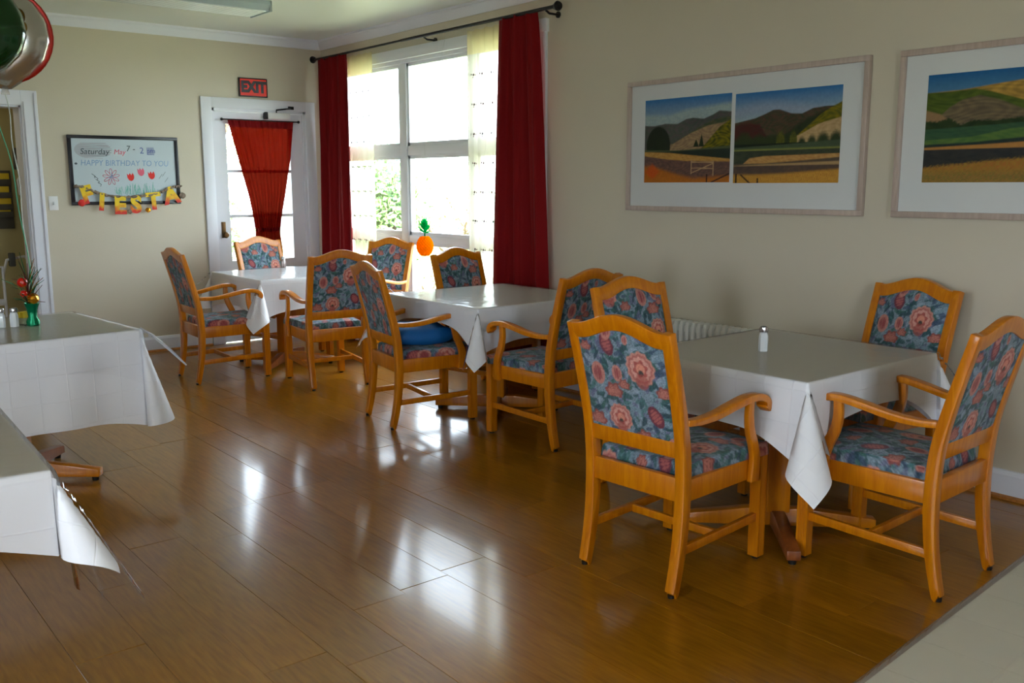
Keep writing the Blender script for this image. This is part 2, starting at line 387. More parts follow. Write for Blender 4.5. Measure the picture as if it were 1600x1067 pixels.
# unseen left windows: frame and pane, so daylight enters as in the photograph
for i, (a, b) in enumerate(LEFT_WIN):
    t = B()
    for q in ((a, a+0.05, 0.75, 2.45), (b-0.05, b, 0.75, 2.45), (a, b, 0.75, 0.8), (a, b, 2.4, 2.45), (a, b, 1.58, 1.62)): box(t, XL-0.12, XL-0.05, *q)
    tag(obj('window_%d' % (i+2), t, M['winwhite'], smooth=0), kind='structure')
t = B()
for q in ((0.35, 0.4, 0.75, 2.45), (1.6, 1.65, 0.75, 2.45), (0.35, 1.65, 0.75, 0.8), (0.35, 1.65, 2.4, 2.45), (0.35, 1.65, 1.58, 1.62)): box(t, q[0], q[1], YN-0.12, YN-0.05, q[2], q[3])
tag(obj('window_4', t, M['winwhite'], smooth=0), kind='structure')
# ---- exit door in the back wall
d = B(); dx0, dx1, _, dz1 = DOOR
for q in ((dx0-0.1, dx0, 0, dz1+0.095), (dx1, dx1+0.1, 0, dz1+0.095)): box(d, q[0], q[1], YB-0.022, YB, q[2], q[3], bev=0.003)
box(d, dx0-0.001, dx1+0.001, YB-0.022, YB, dz1, dz1+0.095, bev=0.003)
for q in ((dx0, dx0+0.025, 0, dz1), (dx1-0.025, dx1, 0, dz1), (dx0, dx1, dz1-0.025, dz1)): box(d, q[0], q[1], YB-0.005, YB+0.15, q[2], q[3])
tag(obj('trim_3', d, M['white']), kind='structure')
sx0, sx1, sz1 = dx0+0.028, dx1-0.028, dz1-0.028; gx0, gx1, gz0, gz1 = 3.565, 4.205, 0.78, 2.05
d = B()
for q in ((sx0, gx0, 0.008, sz1), (gx1, sx1, 0.008, sz1), (gx0, gx1, 0.008, gz0), (gx0, gx1, gz1, sz1)): box(d, q[0], q[1], YB+0.02, YB+0.062, q[2], q[3])
door = tag(obj('door_1', d, M['white'], smooth=0), kind='structure')
for zz in (1.62, 1.2):
    t = B(); box(t, gx0-0.002, gx1+0.002, YB+0.022, YB+0.058, zz-0.014, zz+0.014, bev=0.003); obj('muntin', t, M['white'], door)
for c, e in ((gz0, 1.186), (1.214, 1.606), (1.634, gz1)):
    t = B(); box(t, gx0, gx1, YB+0.038, YB+0.042, c, e); obj('pane', t, M['pane'], door, smooth=0)
t = B(); box(t, 3.475, 3.515, YB+0.012, YB+0.021, 1.0, 1.15, bev=0.003); hp = obj('handle_plate', t, M['brass'], door)
t = B(); tmp = B(); lathe(tmp, [(0.0, 0), (0.012, 0), (0.012, 0.03), (0.026, 0.036), (0.03, 0.05), (0.022, 0.064), (0, 0.066)], 16)
merge(t, tmp, Matrix.Translation((3.495, YB+0.014, 1.03)) @ Matrix.Rotation(PI/2, 4, 'X')); obj('door_knob', t, M['brass'], hp)
# door closer
dc = empty('door_closer', (4.09, YB, 2.14), label='silver hydraulic door closer with folding arm above the red door curtain', cat='door closer')
t = B(); box(t, -0.12, 0.11, -0.03, 0.018, -0.032, 0.03, bev=0.008); obj('body', t, M['white_plastic'], dc)
t = B(); box(t, -0.15, -0.12, -0.028, 0.018, -0.034, 0.034, bev=0.006); obj('end_cap', t, M['iron'], dc)
t = B(); tube(t, [(-0.03, -0.02, 0.03), (-0.03, -0.02, 0.055), (0.03, -0.09, 0.062), (0.12, -0.02, 0.075)], 0.008); obj('arm', t, M['iron'], dc)
t = B(); box(t, 0.09, 0.15, -0.028, 0.0, 0.065, 0.095, bev=0.004); obj('bracket', t, M['iron'], dc)
# ---- left opening casing and the hallway beyond it
d = B(); ox0, ox1, _, oz1 = OPEN
for q in ((ox1, ox1+0.125, 0, oz1+0.12), (ox0-0.125, ox0, 0, oz1+0.12), (ox0, ox1, oz1, oz1+0.12)):
    box(d, q[0], q[1], YB-0.022, YB+0.0, q[2], q[3], bev=0.003)
for q in ((ox1-0.015, ox1+0.0, 0, oz1), (ox0, ox0+0.015, 0, oz1), (ox0, ox1, oz1-0.015, oz1)): box(d, q[0], q[1], YB-0.003, YB+0.2, q[2], q[3])
box(d, ox1+0.02, ox1+0.035, YB-0.03, YB-0.02, 0, oz1+0.03); box(d, ox1+0.1, ox1+0.12, YB-0.03, YB-0.02, 0, oz1+0.1)
tag(obj('trim_4', d, M['white'], smooth=0), kind='structure')
HY = 9.9
M['hallwall'] = mat('hall_paint', srgb(176, 164, 112), 0.5)
h = B(); box(h, -0.6, 2.9, HY, HY+0.1, 0, ZC); box(h, 2.8, 2.9, YB+0.2, HY, 0, ZC); box(h, -0.7, -0.6, YB+0.2, HY+0.1, 0, ZC)
tag(obj('wall_hall', h, M['hallwall'], smooth=0), kind='structure')
h = B(); box(h, -0.7, 2.9, YB+0.2, HY+0.1, ZC-0.2, ZC); tag(obj('ceiling_hall', h, M['ceil'], smooth=0), kind='structure')
h = B(); box(h, -0.7, 2.9, YB+0.2, HY+0.1, -0.1, 0); tag(obj('floor_hall', h, M['floor'], smooth=0), kind='structure')
h = B(); box(h, -0.6, 2.8, HY-0.015, HY, 0, 0.12); tag(obj('baseboard_hall', h, M['white'], smooth=0), kind='structure')
hl = bpy.data.lights.new('hall_light', 'POINT'); hl.energy = 9; hl.color = (1, 0.9, 0.7); hl.shadow_soft_size = 0.15
hlo = bpy.data.objects.new('hall_light', hl); col.objects.link(hlo); hlo.location = (0.6, 9.2, 2.3)  # warm point light out of view in the hallway, no fixture built

# ------------------------------------------------------------------ exterior
g = B(); box(g, -9, XL-0.2, -9, 12, -0.3, -0.2); tag(obj('side_bounce_slab', g, M['path'], smooth=0), kind='structure')  # unseen pale slab added to keep light bounced into the left windows neutral
g = B(); box(g, -30, 60, -30, 60, -0.4, -0.3); tag(obj('lawn', g, M['lawn'], smooth=0), kind='structure')
g = B(); box(g, 2.9, 5.3, YB+0.2, 10.6, -0.3, -0.06); tag(obj('porch_floor', g, M['path'], smooth=0), kind='structure')
g = B(); box(g, -1, 24, 14.5, 17.2, -0.3, -0.27); tag(obj('garden_path', g, M['path'], smooth=0), kind='structure')
pr = empty('porch_railing', (0, 10.5, -0.06), label='dark grey porch railing outside the glazed exit door', cat='railing')
t = B(); box(t, 2.0, 5.3, -0.05, 0.05, 1.06, 1.15, bev=0.006); obj('top_rail', t, M['porch'], pr)
t = B(); box(t, 2.0, 5.3, -0.03, 0.03, 0.12, 0.18, bev=0.004); obj('bottom_rail', t, M['porch'], pr)
for xx in (2.05, 5.25):
    t = B(); box(t, xx-0.045, xx+0.045, -0.045, 0.045, 0.0, 1.06); obj('post', t, M['porch'], pr, smooth=0)
def foliage(R, n, size, seed, squash=1.0):
    r = random.Random(seed); V = []; F = []
    for i in range(n):
        u = Vector((r.gauss(0, 1), r.gauss(0, 1), r.gauss(0, 1))).normalized()
        c = u*R*(0.55+0.45*r.random()) * (0.85+0.3*math.sin(3*u.x+2*u.y+seed)); c.z *= squash
        d = Vector((r.gauss(0, 1), r.gauss(0, 1), r.gauss(0, 1))).normalized(); e = d.orthogonal().normalized()
        s = size*(0.6+0.8*r.random()); k = len(V)
        V += [c-d*s, c+e*s*0.45, c+d*s, c-e*s*0.45+d.cross(e)*s*0.15]; F.append((k, k+1, k+2, k+3))
    return V, F
def shrub(name, x, y, h, R, m, n, size, label, seed, grp, cat='shrub'):
    e = empty(name, (x, y, -0.3), label=label, cat=cat, group=grp)
    f = obj('foliage', foliage(R, n, size, seed, 1.15), m, e, smooth=0, loc=(0, 0, h))
    t = B(); tube(t, [(0, 0, 0), (0.05, 0.02, h*0.5), (0, 0, h)], [R*0.09, R*0.07, R*0.03])
    for q in range(4):
        a = q*1.7+seed; tube(t, [(0, 0, h*0.5), (R*0.5*math.cos(a), R*0.5*math.sin(a), h+R*0.2)], [R*0.05, R*0.02], n=6)
    obj('stem', t, M['bark'], e); return e
shrub('garden_shrub', 9.1, 15.0, 1.15, 1.1, M['leaf'], 3600, 0.085, 'mid green bush outside, showing in the left column of window panes', 1, 'bushes beyond the window')
shrub('garden_shrub', 12.2, 20.0, 1.7, 1.5, M['leaf3'], 2600, 0.10, 'blue-green bush outside, behind the mid green bush at the left panes', 2, 'bushes beyond the window')
shrub('garden_shrub', 9.2, 12.9, 1.0, 0.95, M['leaf2'], 900, 0.075, 'thin yellow-green bush outside, seen through the right window panes', 3, 'bushes beyond the window')
shrub('garden_shrub', 12.6, 16.9, 1.3, 1.1, M['leaf3'], 800, 0.09, 'thin pale bush outside, far behind the right window panes', 4, 'bushes beyond the window')
shrub('garden_shrub', 7.7, 11.4, 0.25, 0.5, M['leaf2'], 420, 0.06, 'small low bush outside, seen between the two chairs under the pineapple', 5, 'bushes beyond the window')
shrub('garden_tree', 8.4, 21.5, 3.6, 1.7, M['leaf2'], 1300, 0.12, 'pale green tree outside, seen through the upper glass of the exit door', 6, None, 'tree')
shrub('garden_shrub', 7.2, 18.0, 0.9, 1.0, M['leaf'], 600, 0.09, 'round green bush outside, seen through the lower glass of the exit door', 8, 'bushes beyond the window')

# ------------------------------------------------------------------ fabric pattern
def fabric(u, v, seed=0):
    """u, v in metres (numpy arrays); returns linear rgb of the floral tapestry"""
    r = np.random.RandomState(11+seed); n = len(u); C = np.empty((n, 3))
    base = np.array(lin((130, 150, 164))); C[:] = base
    def blend(mask, c):
        mm = np.clip(mask, 0, 1)[:, None]; C[:] = C*(1-mm) + np.array(c)*mm
    P = [lin(c) for c in ((52, 92, 94), (40, 74, 82), (80, 124, 124), (124, 150, 164), (112, 116, 146), (62, 104, 94), (146, 164, 182), (66, 86, 112))]
    cell = 0.036
    for gx in np.arange(-0.32, 0.34, cell):
        for gy in np.arange(-0.12, 0.58, cell):
            for q in range(3):
                cx, cy = gx+r.uniform(-.02, .02), gy+r.uniform(-.02, .02); a = r.uniform(0, PI); L = r.uniform(.014, .034); W = L*r.uniform(.25, .5)
                c = P[r.randint(len(P))]; cu = r.uniform(-12, 12)
                near = np.where((abs(u-cx) < 0.045) & (abs(v-cy) < 0.045))[0]
                if not len(near): continue
                du, dv = u[near]-cx, v[near]-cy; p = du*math.cos(a)+dv*math.sin(a); s = -du*math.sin(a)+dv*math.cos(a)+cu*p*p
                m = np.clip(3*(1-(p/L)**2-(s/W)**2), 0, 1)*0.85
                C[near] = C[near]*(1-m[:, None])+np.array(c)*m[:, None]
    C[:] = C*(0.86+0.28*np.clip(np.sin(u*420+5*np.sin(v*300))*np.sin(v*380+4*np.sin(u*350)), -1, 1))[:, None]
    def flower(cx, cy, R, kind, rot=0.0):
        du, dv = u-cx, v-cy; rr = np.hypot(du, dv); th = np.arctan2(dv, du)+rot
        if kind == 'rose':
            Rb = R*(1+.045*np.sin(13*th)+.03*np.sin(5*th+1)); blend((Rb-rr)/0.004, lin((198, 138, 124)))
            blend((Rb*.86-rr)/0.004, lin((176, 102, 94))); blend((Rb*.72-rr)/0.004, lin((208, 152, 138)))
            blend((R*.5*(1+.15*np.sin(6*th))-rr)/0.003*.9, lin((172, 86, 78))); blend((R*.34-rr)/0.003*.8, lin((214, 140, 118)))
            blend((R*.2-np.hypot(du, dv+R*.25))/0.003, lin((72, 66, 62)))
            blend(np.clip((R*.5-np.hypot(du*1.0, dv+R*.75))/0.006, 0, 1)*.7, lin((160, 74, 66)))
        elif kind == 'bud':
            p = du*math.cos(rot)+dv*math.sin(rot); s = -du*math.sin(rot)+dv*math.cos(rot)
            e = np.sqrt((p/R)**2+(s/(R*.66))**2); blend((1-e)*R/0.003, lin((112, 52, 66)))
            blend(((.72-e)*R/0.003)*(0.5+.5*np.sin(p*500)), lin((168, 92, 88)))
        elif kind == 'carn':
            Rb = R*(1+.12*np.sin(7*th)); m = ((Rb-rr)/0.004)*(dv > -R*.35); blend(m, lin((140, 76, 70))); blend(((Rb*.8-rr)/0.004)*(dv > -R*.3)*(0.5+.5*np.sin(rr*700+th*3)), lin((184, 116, 102)))
        elif kind == 'tulip':
            Rb = R*(.8+.2*np.sin(3*th)); p = du; e = np.sqrt((du/(R*.72))**2+(dv/R)**2); blend((1-e)*R/0.003, lin((190, 128, 116))); blend(((.7-e)*R/.003)*(0.5+.5*np.sin(du*600)), lin((150, 72, 72)))
    sh = [(0, 0), (0.17, 0.13), (-0.12, 0.2)][seed % 3]
    items = [(0.085, 0.258, .066, 'rose', 0), (-0.062, 0.335, .047, 'bud', 1.9), (-0.125, 0.215, .046, 'tulip', 0), (-0.032, 0.225, .034, 'tulip', 0), (-0.005, 0.18, .028, 'carn', 0.8),
             (-0.06, 0.145, .042, 'carn', 0), (-0.045, 0.05, .055, 'rose', .5), (0.125, 0.08, .046, 'bud', 2.2), (0.175, 0.17, .034, 'carn', 1), (-0.16, 0.02, .04, 'carn', 2),
             (0.06, -0.02, .04, 'carn', 2), (0.18, 0.37, .03, 'bud', .3), (-0.17, 0.31, .028, 'carn', 0), (0.19, -0.03, .04, 'tulip', 0), (-0.06, -0.07, .04, 'tulip', 0), (0.03, 0.36, .02, 'tulip', 0)]
    for cx, cy, R, kd, ro in items:
        for ox in (-0.42, 0, 0.42):
            for oy in (-0.46, 0, 0.46):
                x_, y_ = cx+sh[0]+ox, cy+sh[1]+oy
                if -0.32 < x_ < 0.32 and -0.12 < y_ < 0.6: flower(x_, y_, R, kd, ro)
    tex = 0.5+0.5*np.sin(u*610+6*np.sin(v*240+2))*np.sin(v*530+6*np.sin(u*270))
    C[:] = C*(0.84+0.3*tex)[:, None]
    return C

# ------------------------------------------------------------------ chair (local: front +y, right +x)
POST = [(-0.285, 0.0), (-0.262, 0.10), (-0.243, 0.22), (-0.235, 0.36), (-0.238, 0.48), (-0.252, 0.60), (-0.29, 0.76), (-0.352, 0.985)]
PS = smoothpath(POST, 5)
def backy(z):
    for a, b in zip(PS, PS[1:]):
        if a[1] <= z <= b[1]: return a[0]+(b[0]-a[0])*(z-a[1])/(b[1]-a[1])
    return PS[-1][0] - (z-PS[-1][1])*0.27
def arch(x, hw, lo, hi):
    t = min(abs(x)/hw, 1.0)
    if t > 0.86: return lo
    t /= 0.86; return lo+(hi-lo)*(0.5+0.5*math.cos(PI*t))**0.9
FAB = {}
def chair_mesh_fabric(seed):
    # back cushion: inner (front) and outer (rear) face, closed rim
    nx, nz = 96, 104; hw = 0.2; V = []; F = []; U = []; W = []
    for face in (0, 1):
        for j in range(nz):
            for i in range(nx):
                a, b = i/(nx-1)*2-1, j/(nz-1); x = a*hw; zt = arch(x, 0.22, 0.928, 0.972)
                z = 0.572+(zt-0.572)*b
                edge = max(0.0, 1-abs(a)**8)*max(0.0, 1-abs(2*b-1)**8)
                y = backy(z) + (0.012+0.024*edge if face == 0 else -0.012-0.006*edge)
                V.append((x, y, z)); U.append(-x if face == 0 else x); W.append(z-0.58)
    N = nx*nz
    for face in (0, 1):
        for j in range(nz-1):
            for i in range(nx-1):
                q = [face*N+j*nx+i, face*N+j*nx+i+1, face*N+(j+1)*nx+i+1, face*N+(j+1)*nx+i]
                F.append(q if face else q[::-1])
    rim = [j*nx for j in range(nz)] + [(nz-1)*nx+i for i in range(1, nx)] + [j*nx+nx-1 for j in range(nz-2, -1, -1)] + [i for i in range(nx-2, 0, -1)]
    for a, b in zip(rim, rim[1:]+rim[:1]): F.append((a, b, b+N, a+N))
    me = bpy.data.meshes.new('back_cushion'); me.from_pydata(V, [], F); me.materials.append(M['fabric']); setcol(me, fabric(np.array(U), np.array(W), seed)); finish(me, 60)
    # seat cushion
    na, nb = 96, 96; V = []; F = []; U = []; W = []
    for j in range(nb):
        for i in range(na):
            a, b = i/(na-1)*2-1, j/(nb-1)*2-1
            # the outer 12 % of the grid runs down the sides
            def f(t):
                s = abs(t)
                if s < 0.8: return math.copysign(s/0.8, t)*0.96, 0.0
                q = (s-0.8)/0.2; return math.copysign(0.96+0.04*math.sin(q*PI/2), t), q
            fa, qa = f(a); fbv, qb = f(b); q = max(qa, qb)
            y = -0.205+(fbv+1)/2*(0.298+0.205); hwx = 0.205+(y+0.205)/0.5*0.03
            dome = 0.018*(1-min(1, abs(fa))**2.5)*(1-min(1, abs(fbv))**2.5)
            z = 0.482+dome-0.052*(1-math.cos(min(q, 1)*PI/2))
            V.append((fa*hwx, y, z)); U.append(a*0.25); W.append(0.22+b*0.25)
    for j in range(nb-1):
        for i in range(na-1): F.append((j*na+i, j*na+i+1, (j+1)*na+i+1, (j+1)*na+i))
    ms = bpy.data.meshes.new('seat_cushion'); ms.from_pydata(V, [], F); ms.materials.append(M['fabric']); setcol(ms, fabric(np.array(U), np.array(W), seed+1)); finish(ms, 60)
    return me, ms
def make_chair():
    c = empty('dining_armchair'); W_ = M['wood']
    for s in (-1, 1):
        pw = [0.017, 0.019] + [0.021]*(len(PS)-6) + [0.02, 0.019, 0.018, 0.017]
        pw = [0.0165+0.0065*min(1, i/14) if p[1] < 0.5 else max(0.017, 0.023-0.006*(p[1]-0.5)/0.45) for i, p in enumerate(PS)]
        PG = [(p[0], p[1]) if p[1] > 0.012 else (p[0], 0.012) for p in PS]
        bm = B()
        prism(bm, ribbon(PG, pw), 'x', -0.0215, 0.0215, bev=0.004, fn=lambda v: Vector((v.x+s*(0.2135+0.009*v.z/0.98), v.y, v.z)))
        leg = obj('rear_leg', bm, W_, c)
        gb = B(); lathe(gb, [(0, 0), (0.013, 0), (0.014, 0.012), (0, 0.012)], 10, (s*0.2135, -0.283)); obj('glide', gb, M['rubber'], leg)
        # fluted front leg
        h = 0.023; prof = []
        for sx, sy in ((1, -1), (1, 1), (-1, 1), (-1, -1)): prof.append((sx*h, sy*h))
        def side(p, q):
            out = [p]
            for t in (.26, .42, .58, .74):
                m_ = Vector(p).lerp(Vector(q), t); nrm = Vector((q[1]-p[1], -(q[0]-p[0]))).normalized()
                for dt, dp in ((-.05, 0), (0, .003), (.05, 0)):
                    mm = Vector(p).lerp(Vector(q), t+dt) - nrm*dp; out.append((mm.x, mm.y))
            return out
        pts = []
        P4 = prof
        for i in range(4): pts += side(P4[i], P4[(i+1) % 4]) if (i in (0, 1, 2)) else [P4[i]]
        bm = B(); prism(bm, [(p[0]+s*0.214, p[1]+0.268) for p in pts], 'z', 0.012, 0.43)
        leg = obj('front_leg', bm, W_, c, smooth=20)
        gb = B(); lathe(gb, [(0, 0), (0.016, 0), (0.017, 0.012), (0, 0.012)], 10, (s*0.214, 0.268)); obj('glide', gb, M['rubber'], leg)
        # side rail
        bm = B(); box(bm, -0.0125, 0.0125, -0.235, 0.262, 0.352, 0.434, bev=0.004)
        for v in bm.verts: v.co.x += s*(0.214+0.003)
        obj('seat_rail', bm, W_, c)
        # arm rest
        path = smoothpath([(-0.245, 0.652), (-0.17, 0.648), (-0.08, 0.655), (0.02, 0.675), (0.11, 0.69), (0.17, 0.688), (0.208, 0.672), (0.222, 0.65), (0.212, 0.634)], 5)
        hw = [0.0125+0.002*min(1, i/10) for i in range(len(path))]
        hw[-6:] = [0.0145, 0.015, 0.016, 0.017, 0.017, 0.014]
        bm = B(); prism(bm, ribbon(path, hw), 'x', -0.023, 0.023, bev=0.006, fn=lambda v: Vector((v.x*(0.8+0.3*min(1, max(0, (v.y+0.25)/0.3)))+s*(0.226+0.03*(v.y+0.25)/0.45), v.y, v.z)))
        obj('armrest', bm, W_, c)
        # arm support
        path = smoothpath([(0.128, 0.68), (0.126, 0.62), (0.138, 0.56), (0.165, 0.50), (0.182, 0.45), (0.184, 0.40), (0.182, 0.345)], 4)
        hw = [0.019]*len(path)
        for i in range(len(path)): hw[i] = 0.017+0.009*(i/(len(path)-1))
        bm = B(); prism(bm, ribbon(path, hw), 'x', -0.012, 0.012, bev=0.004, fn=lambda v: Vector((v.x+s*(0.243+0.008*(v.z-0.4)/0.28), v.y, v.z)))
        obj('arm_support', bm, W_, c)
        bm = B(); box(bm, -0.01, 0.01, -0.25, 0.26, 0.148, 0.182, bev=0.003)
        for v in bm.verts: v.co.x += s*0.2135; v.co.z += 0.012*(v.co.y+0.25)/0.5
        obj('stretcher', bm, W_, c)
    bm = B(); box(bm, -0.204, 0.204, -0.01, 0.01, 0.152, 0.184, bev=0.003); obj('stretcher', bm, W_, c)
    bm = B(); box(bm, -0.2, 0.2, -0.25, -0.222, 0.352, 0.442, bev=0.004); obj('seat_rail', bm, W_, c)
    bm = B(); box(bm, -0.192, 0.192, 0.258, 0.284, 0.352, 0.434, bev=0.004); obj('seat_rail', bm, W_, c)
    # lower back rail
    bm = B(); prism(bm, [(-0.205, 0.515), (0.205, 0.515), (0.205, 0.578), (-0.205, 0.578)], 'y', -0.014, 0.014, bev=0.004, fn=lambda v: Vector((v.x, v.y+backy(v.z), v.z))); obj('lower_back_rail', bm, W_, c)
    # crest rail
    N = 28; topo = [( -0.2435+0.487*i/N, arch(-0.2435+0.487*i/N, 0.2435, 0.982, 1.03)) for i in range(N+1)]
    bot = [(-0.202+0.404*i/N, arch(-0.202+0.404*i/N, 0.22, 0.924, 0.970)) for i in range(N+1)]
    t = bmesh.new(); rows = []
    for i in range(N+1):
        rows.append([t.verts.new((p[0], backy(p[1])+dy, p[1])) for p, dy in ((topo[i], -0.019), (topo[i], 0.019), (bot[i], 0.019), (bot[i], -0.019))])
    for a, b in zip(rows, rows[1:]):
        for q in range(4): t.faces.new((a[q], a[(q+1) % 4], b[(q+1) % 4], b[q]))
    t.faces.new(rows[0]); t.faces.new(rows[-1][::-1]); bmesh.ops.recalc_face_normals(t, faces=t.faces[:])
    bmesh.ops.bevel(t, geom=[e for e in t.edges if e.calc_face_angle(0) > 0.7], offset=0.005, segments=2, profile=0.5, affect='EDGES')
    obj('crest_rail', t, W_, c)
    bk, st = FAB[0]
    for nm, me in (('back_cushion', bk), ('seat_cushion', st)):
        o = bpy.data.objects.new(nm, me); col.objects.link(o); o.parent = c
    return c
FAB[0] = chair_mesh_fabric(0); FAB[1] = chair_mesh_fabric(1)
chair0 = make_chair()
CH = [  # key, x, y, facing angle (deg, 0 = +x towards the window wall), fabric, label
    ('A', 2.75, 2.355, 3.7, 0, 'nearest floral armchair seen from behind, left of the table with the lone salt shaker'),
    ('B', 3.41, 1.78, 91.6, 0, 'floral armchair at the right edge, its back turned sideways, nearest the bottom-right table'),
    ('E', 3.286, 4.964, -9.9, 1, 'floral armchair with a loose blue cushion on its seat'),
    ('G', 3.627, 4.103, 92.7, 0, 'floral armchair turned left with its arm beneath the middle table cloth, behind the nearest chair'),
    ('C', 2.834, 7.07, -2.8, 1, 'leftmost floral armchair, seen from the side at the far table'),
    ('D', 3.367, 6.369, 82.3, 0, 'floral armchair seen from behind, on the near side of the far table'),
    ('H', 3.432, 2.945, 266.2, 1, 'floral armchair whose front shows just above the nearest chair back'),
    ('I', 4.128, 2.358, 170.3, 0, 'floral armchair against the wall below the framed pictures, facing the room'),
    ('J', 3.70, 7.80, 280.6, 1, 'floral armchair in front of the glazed exit door'),
    ('K', 4.15, 7.07, 199.9, 1, 'floral armchair by the window, left of the hanging paper pineapple'),
    ('L', 4.14, 5.33, 277.4, 1, 'floral armchair by the window, right of the hanging paper pineapple')]
chairs = {}
for i, (k, x, y, a, fb_, lab) in enumerate(CH):
    c = chair0 if i == 0 else dup(chair0)
    c.location = (x, y, 0); c.rotation_euler = (0, 0, math.radians(a)-PI/2)
    tag(c, lab, 'chair', 'oak armchairs with floral upholstery'); chairs[k] = c
    for ch in c.children:
        if ch.name.startswith('back_cushion'): ch.data = FAB[fb_][0]
        if ch.name.startswith('seat_cushion'): ch.data = FAB[fb_][1]

# ------------------------------------------------------------------ tables, cloths, vinyl covers
def table(x, y, sx, sy, label, bx=None, by=None, top=0.755, rot=0.0):
    t = empty('dining_table', (x, y, 0), rot, label=label, cat='table', group='square dining tables')
    bm = B(); box(bm, -sx/2+.004, sx/2-.004, -sy/2+.004, sy/2-.004, top-0.03, top-0.002, bev=0.004); obj('tabletop', bm, M['wood_dark'], t)
    ax, ay = (bx if bx is not None else 0), (by if by is not None else 0)
    bm = B()
    for s in (-1, 1): box(bm, ax-0.3, ax+0.3, ay+s*0.3-0.012, ay+s*0.3+0.012, top-0.11, top-0.03); box(bm, ax+s*0.3-0.012, ax+s*0.3+0.012, ay-0.3, ay+0.3, top-0.11, top-0.03)
    obj('apron', bm, M['wood_dark'], t, smooth=0)
    cb_ = B(); prism(cb_, [(-0.055, 0.09), (0.055, 0.09), (0.045, 0.4), (0.06, top-0.03), (-0.06, top-0.03), (-0.045, 0.4)], 'y', -0.05, 0.05, bev=0.006)
    tmp = bmesh.new(); merge(tmp, cb_, Matrix.Translation((ax, ay, 0)) @ Matrix.Rotation(PI/4, 4, 'Z')); obj('column', tmp, M['wood'], t)
    for q in range(2):
        bm = B(); L = 0.42
        prism(bm, [(-L, 0.022), (L, 0.022), (L, 0.062), (L*0.3, 0.098), (-L*0.3, 0.098), (-L, 0.062)], 'y', -0.028, 0.028, bev=0.005)
        if q:
            for v in bm.verts:
                if v.co.z > 0.09: v.co.z += 0.001
        tmp = bmesh.new(); merge(tmp, bm, Matrix.Translation((ax, ay, 0)) @ Matrix.Rotation(PI/4+q*PI/2, 4, 'Z')); f = obj('foot_beam', tmp, M['wood'] if q else M['wood_dark'], t)
        for s in (-1, 1):
            a = PI/4+q*PI/2; gb = B(); lathe(gb, [(0, 0), (0.016, 0), (0.018, 0.024), (0, 0.024)], 12, (ax+s*(L-0.03)*math.cos(a), ay+s*(L-0.03)*math.sin(a))); obj('glide', gb, M['rubber'], f)
    return t
def drape(sx, sy, hmid, hc, A=0.5, Bt=0.22, flare=0.06, wave=0.012, seed=0, off=0.0, n=26, m=12, kk=3.0, hs=None, cut=0.0):
    """cloth over a rectangular top at z = 0. hs: dict side->mid overhang for 'x-','x+','y-','y+'"""
    r = random.Random(seed); ph = [r.uniform(0, 6.28) for _ in range(8)]
    hs = hs or {}
    hx, hy = sx/2+off, sy/2+off
    us = [-1-(m-i)/m for i in range(m)] + lsp(-1, 1, n+1) + [1+(i+1)/m for i in range(m)]
    # extra fine first step at the table edge
    us = sorted(set(us + [-1.02, 1.02, -0.985, 0.985]))
    def H(side, s): h0 = hs.get(side, hmid); return h0+(hc-h0)*abs(s)**kk
    V = []; UV = []
    for v in us:
        for u in us:
            cu, cv = max(-1, min(1, u)), max(-1, min(1, v)); au, av = abs(u)-1, abs(v)-1
            su, sv = (1 if u > 0 else -1), (1 if v > 0 else -1)
            if au <= 0 and av <= 0:
                x, y, z = cu*hx, cv*hy, 0.0
                e = 1-max(abs(cu), abs(cv)); UV.append((x, y))
            elif au > 0 and av > 0:
                a, b = au*hc, av*hc; rr = math.hypot(a, b)*(1-cut)+max(a, b)*cut; # square corner of the cloth
                phi = math.atan2(b, a); th = 4*phi; q = SK(seed, su, sv)
                to = A*(1-math.cos(th))/2; tt = Bt*math.sin(th)*q
                dg = Vector((su, sv, 0)).normalized(); tn = Vector((-su, sv, 0)).normalized()
                d = dg*math.sin(to) + tn*math.sin(tt)
                d += Vector((su*flare*math.cos(phi), sv*flare*math.sin(phi), 0))
                hl_ = min(0.97, math.hypot(d.x, d.y)); d = Vector((d.x, d.y, -math.sqrt(1-hl_*hl_)))
                p = Vector((su*hx, sv*hy, 0)) + d*rr
                x, y, z = p; UV.append((su*(hx+a), sv*(hy+b)))
            else:
                if au > 0: side = 'x+' if su > 0 else 'x-'; s = cv; t = au; dd = t*H(side, s); nrm = Vector((su, 0, 0)); base = Vector((su*hx, cv*hy, 0)); along = cv*hy
                else: side = 'y+' if sv > 0 else 'y-'; s = cu; t = av; dd = t*H(side, s); nrm = Vector((0, sv, 0)); base = Vector((cu*hx, sv*hy, 0)); along = cu*hx
                k = {'x+': 0, 'x-': 1, 'y+': 2, 'y-': 3}[side]
                wv = wave*(math.sin(along*9+ph[k])+0.6*math.sin(along*19+ph[k+4]))*(t**1.3)*(1-abs(s)**4)
                p = base + nrm*(flare*dd+wv+0.006*min(1, dd/0.012)) - Vector((0, 0, dd)); x, y, z = p
                UV.append((base.x+nrm.x*dd, base.y+nrm.y*dd))
            V.append((x, y, z))
    nu = len(us); F = [(j*nu+i, j*nu+i+1, (j+1)*nu+i+1, (j+1)*nu+i) for j in range(nu-1) for i in range(nu-1)]
    return V, F, UV
def SK(seed, su, sv): return 1 if (seed+su+2*sv) % 2 else -1
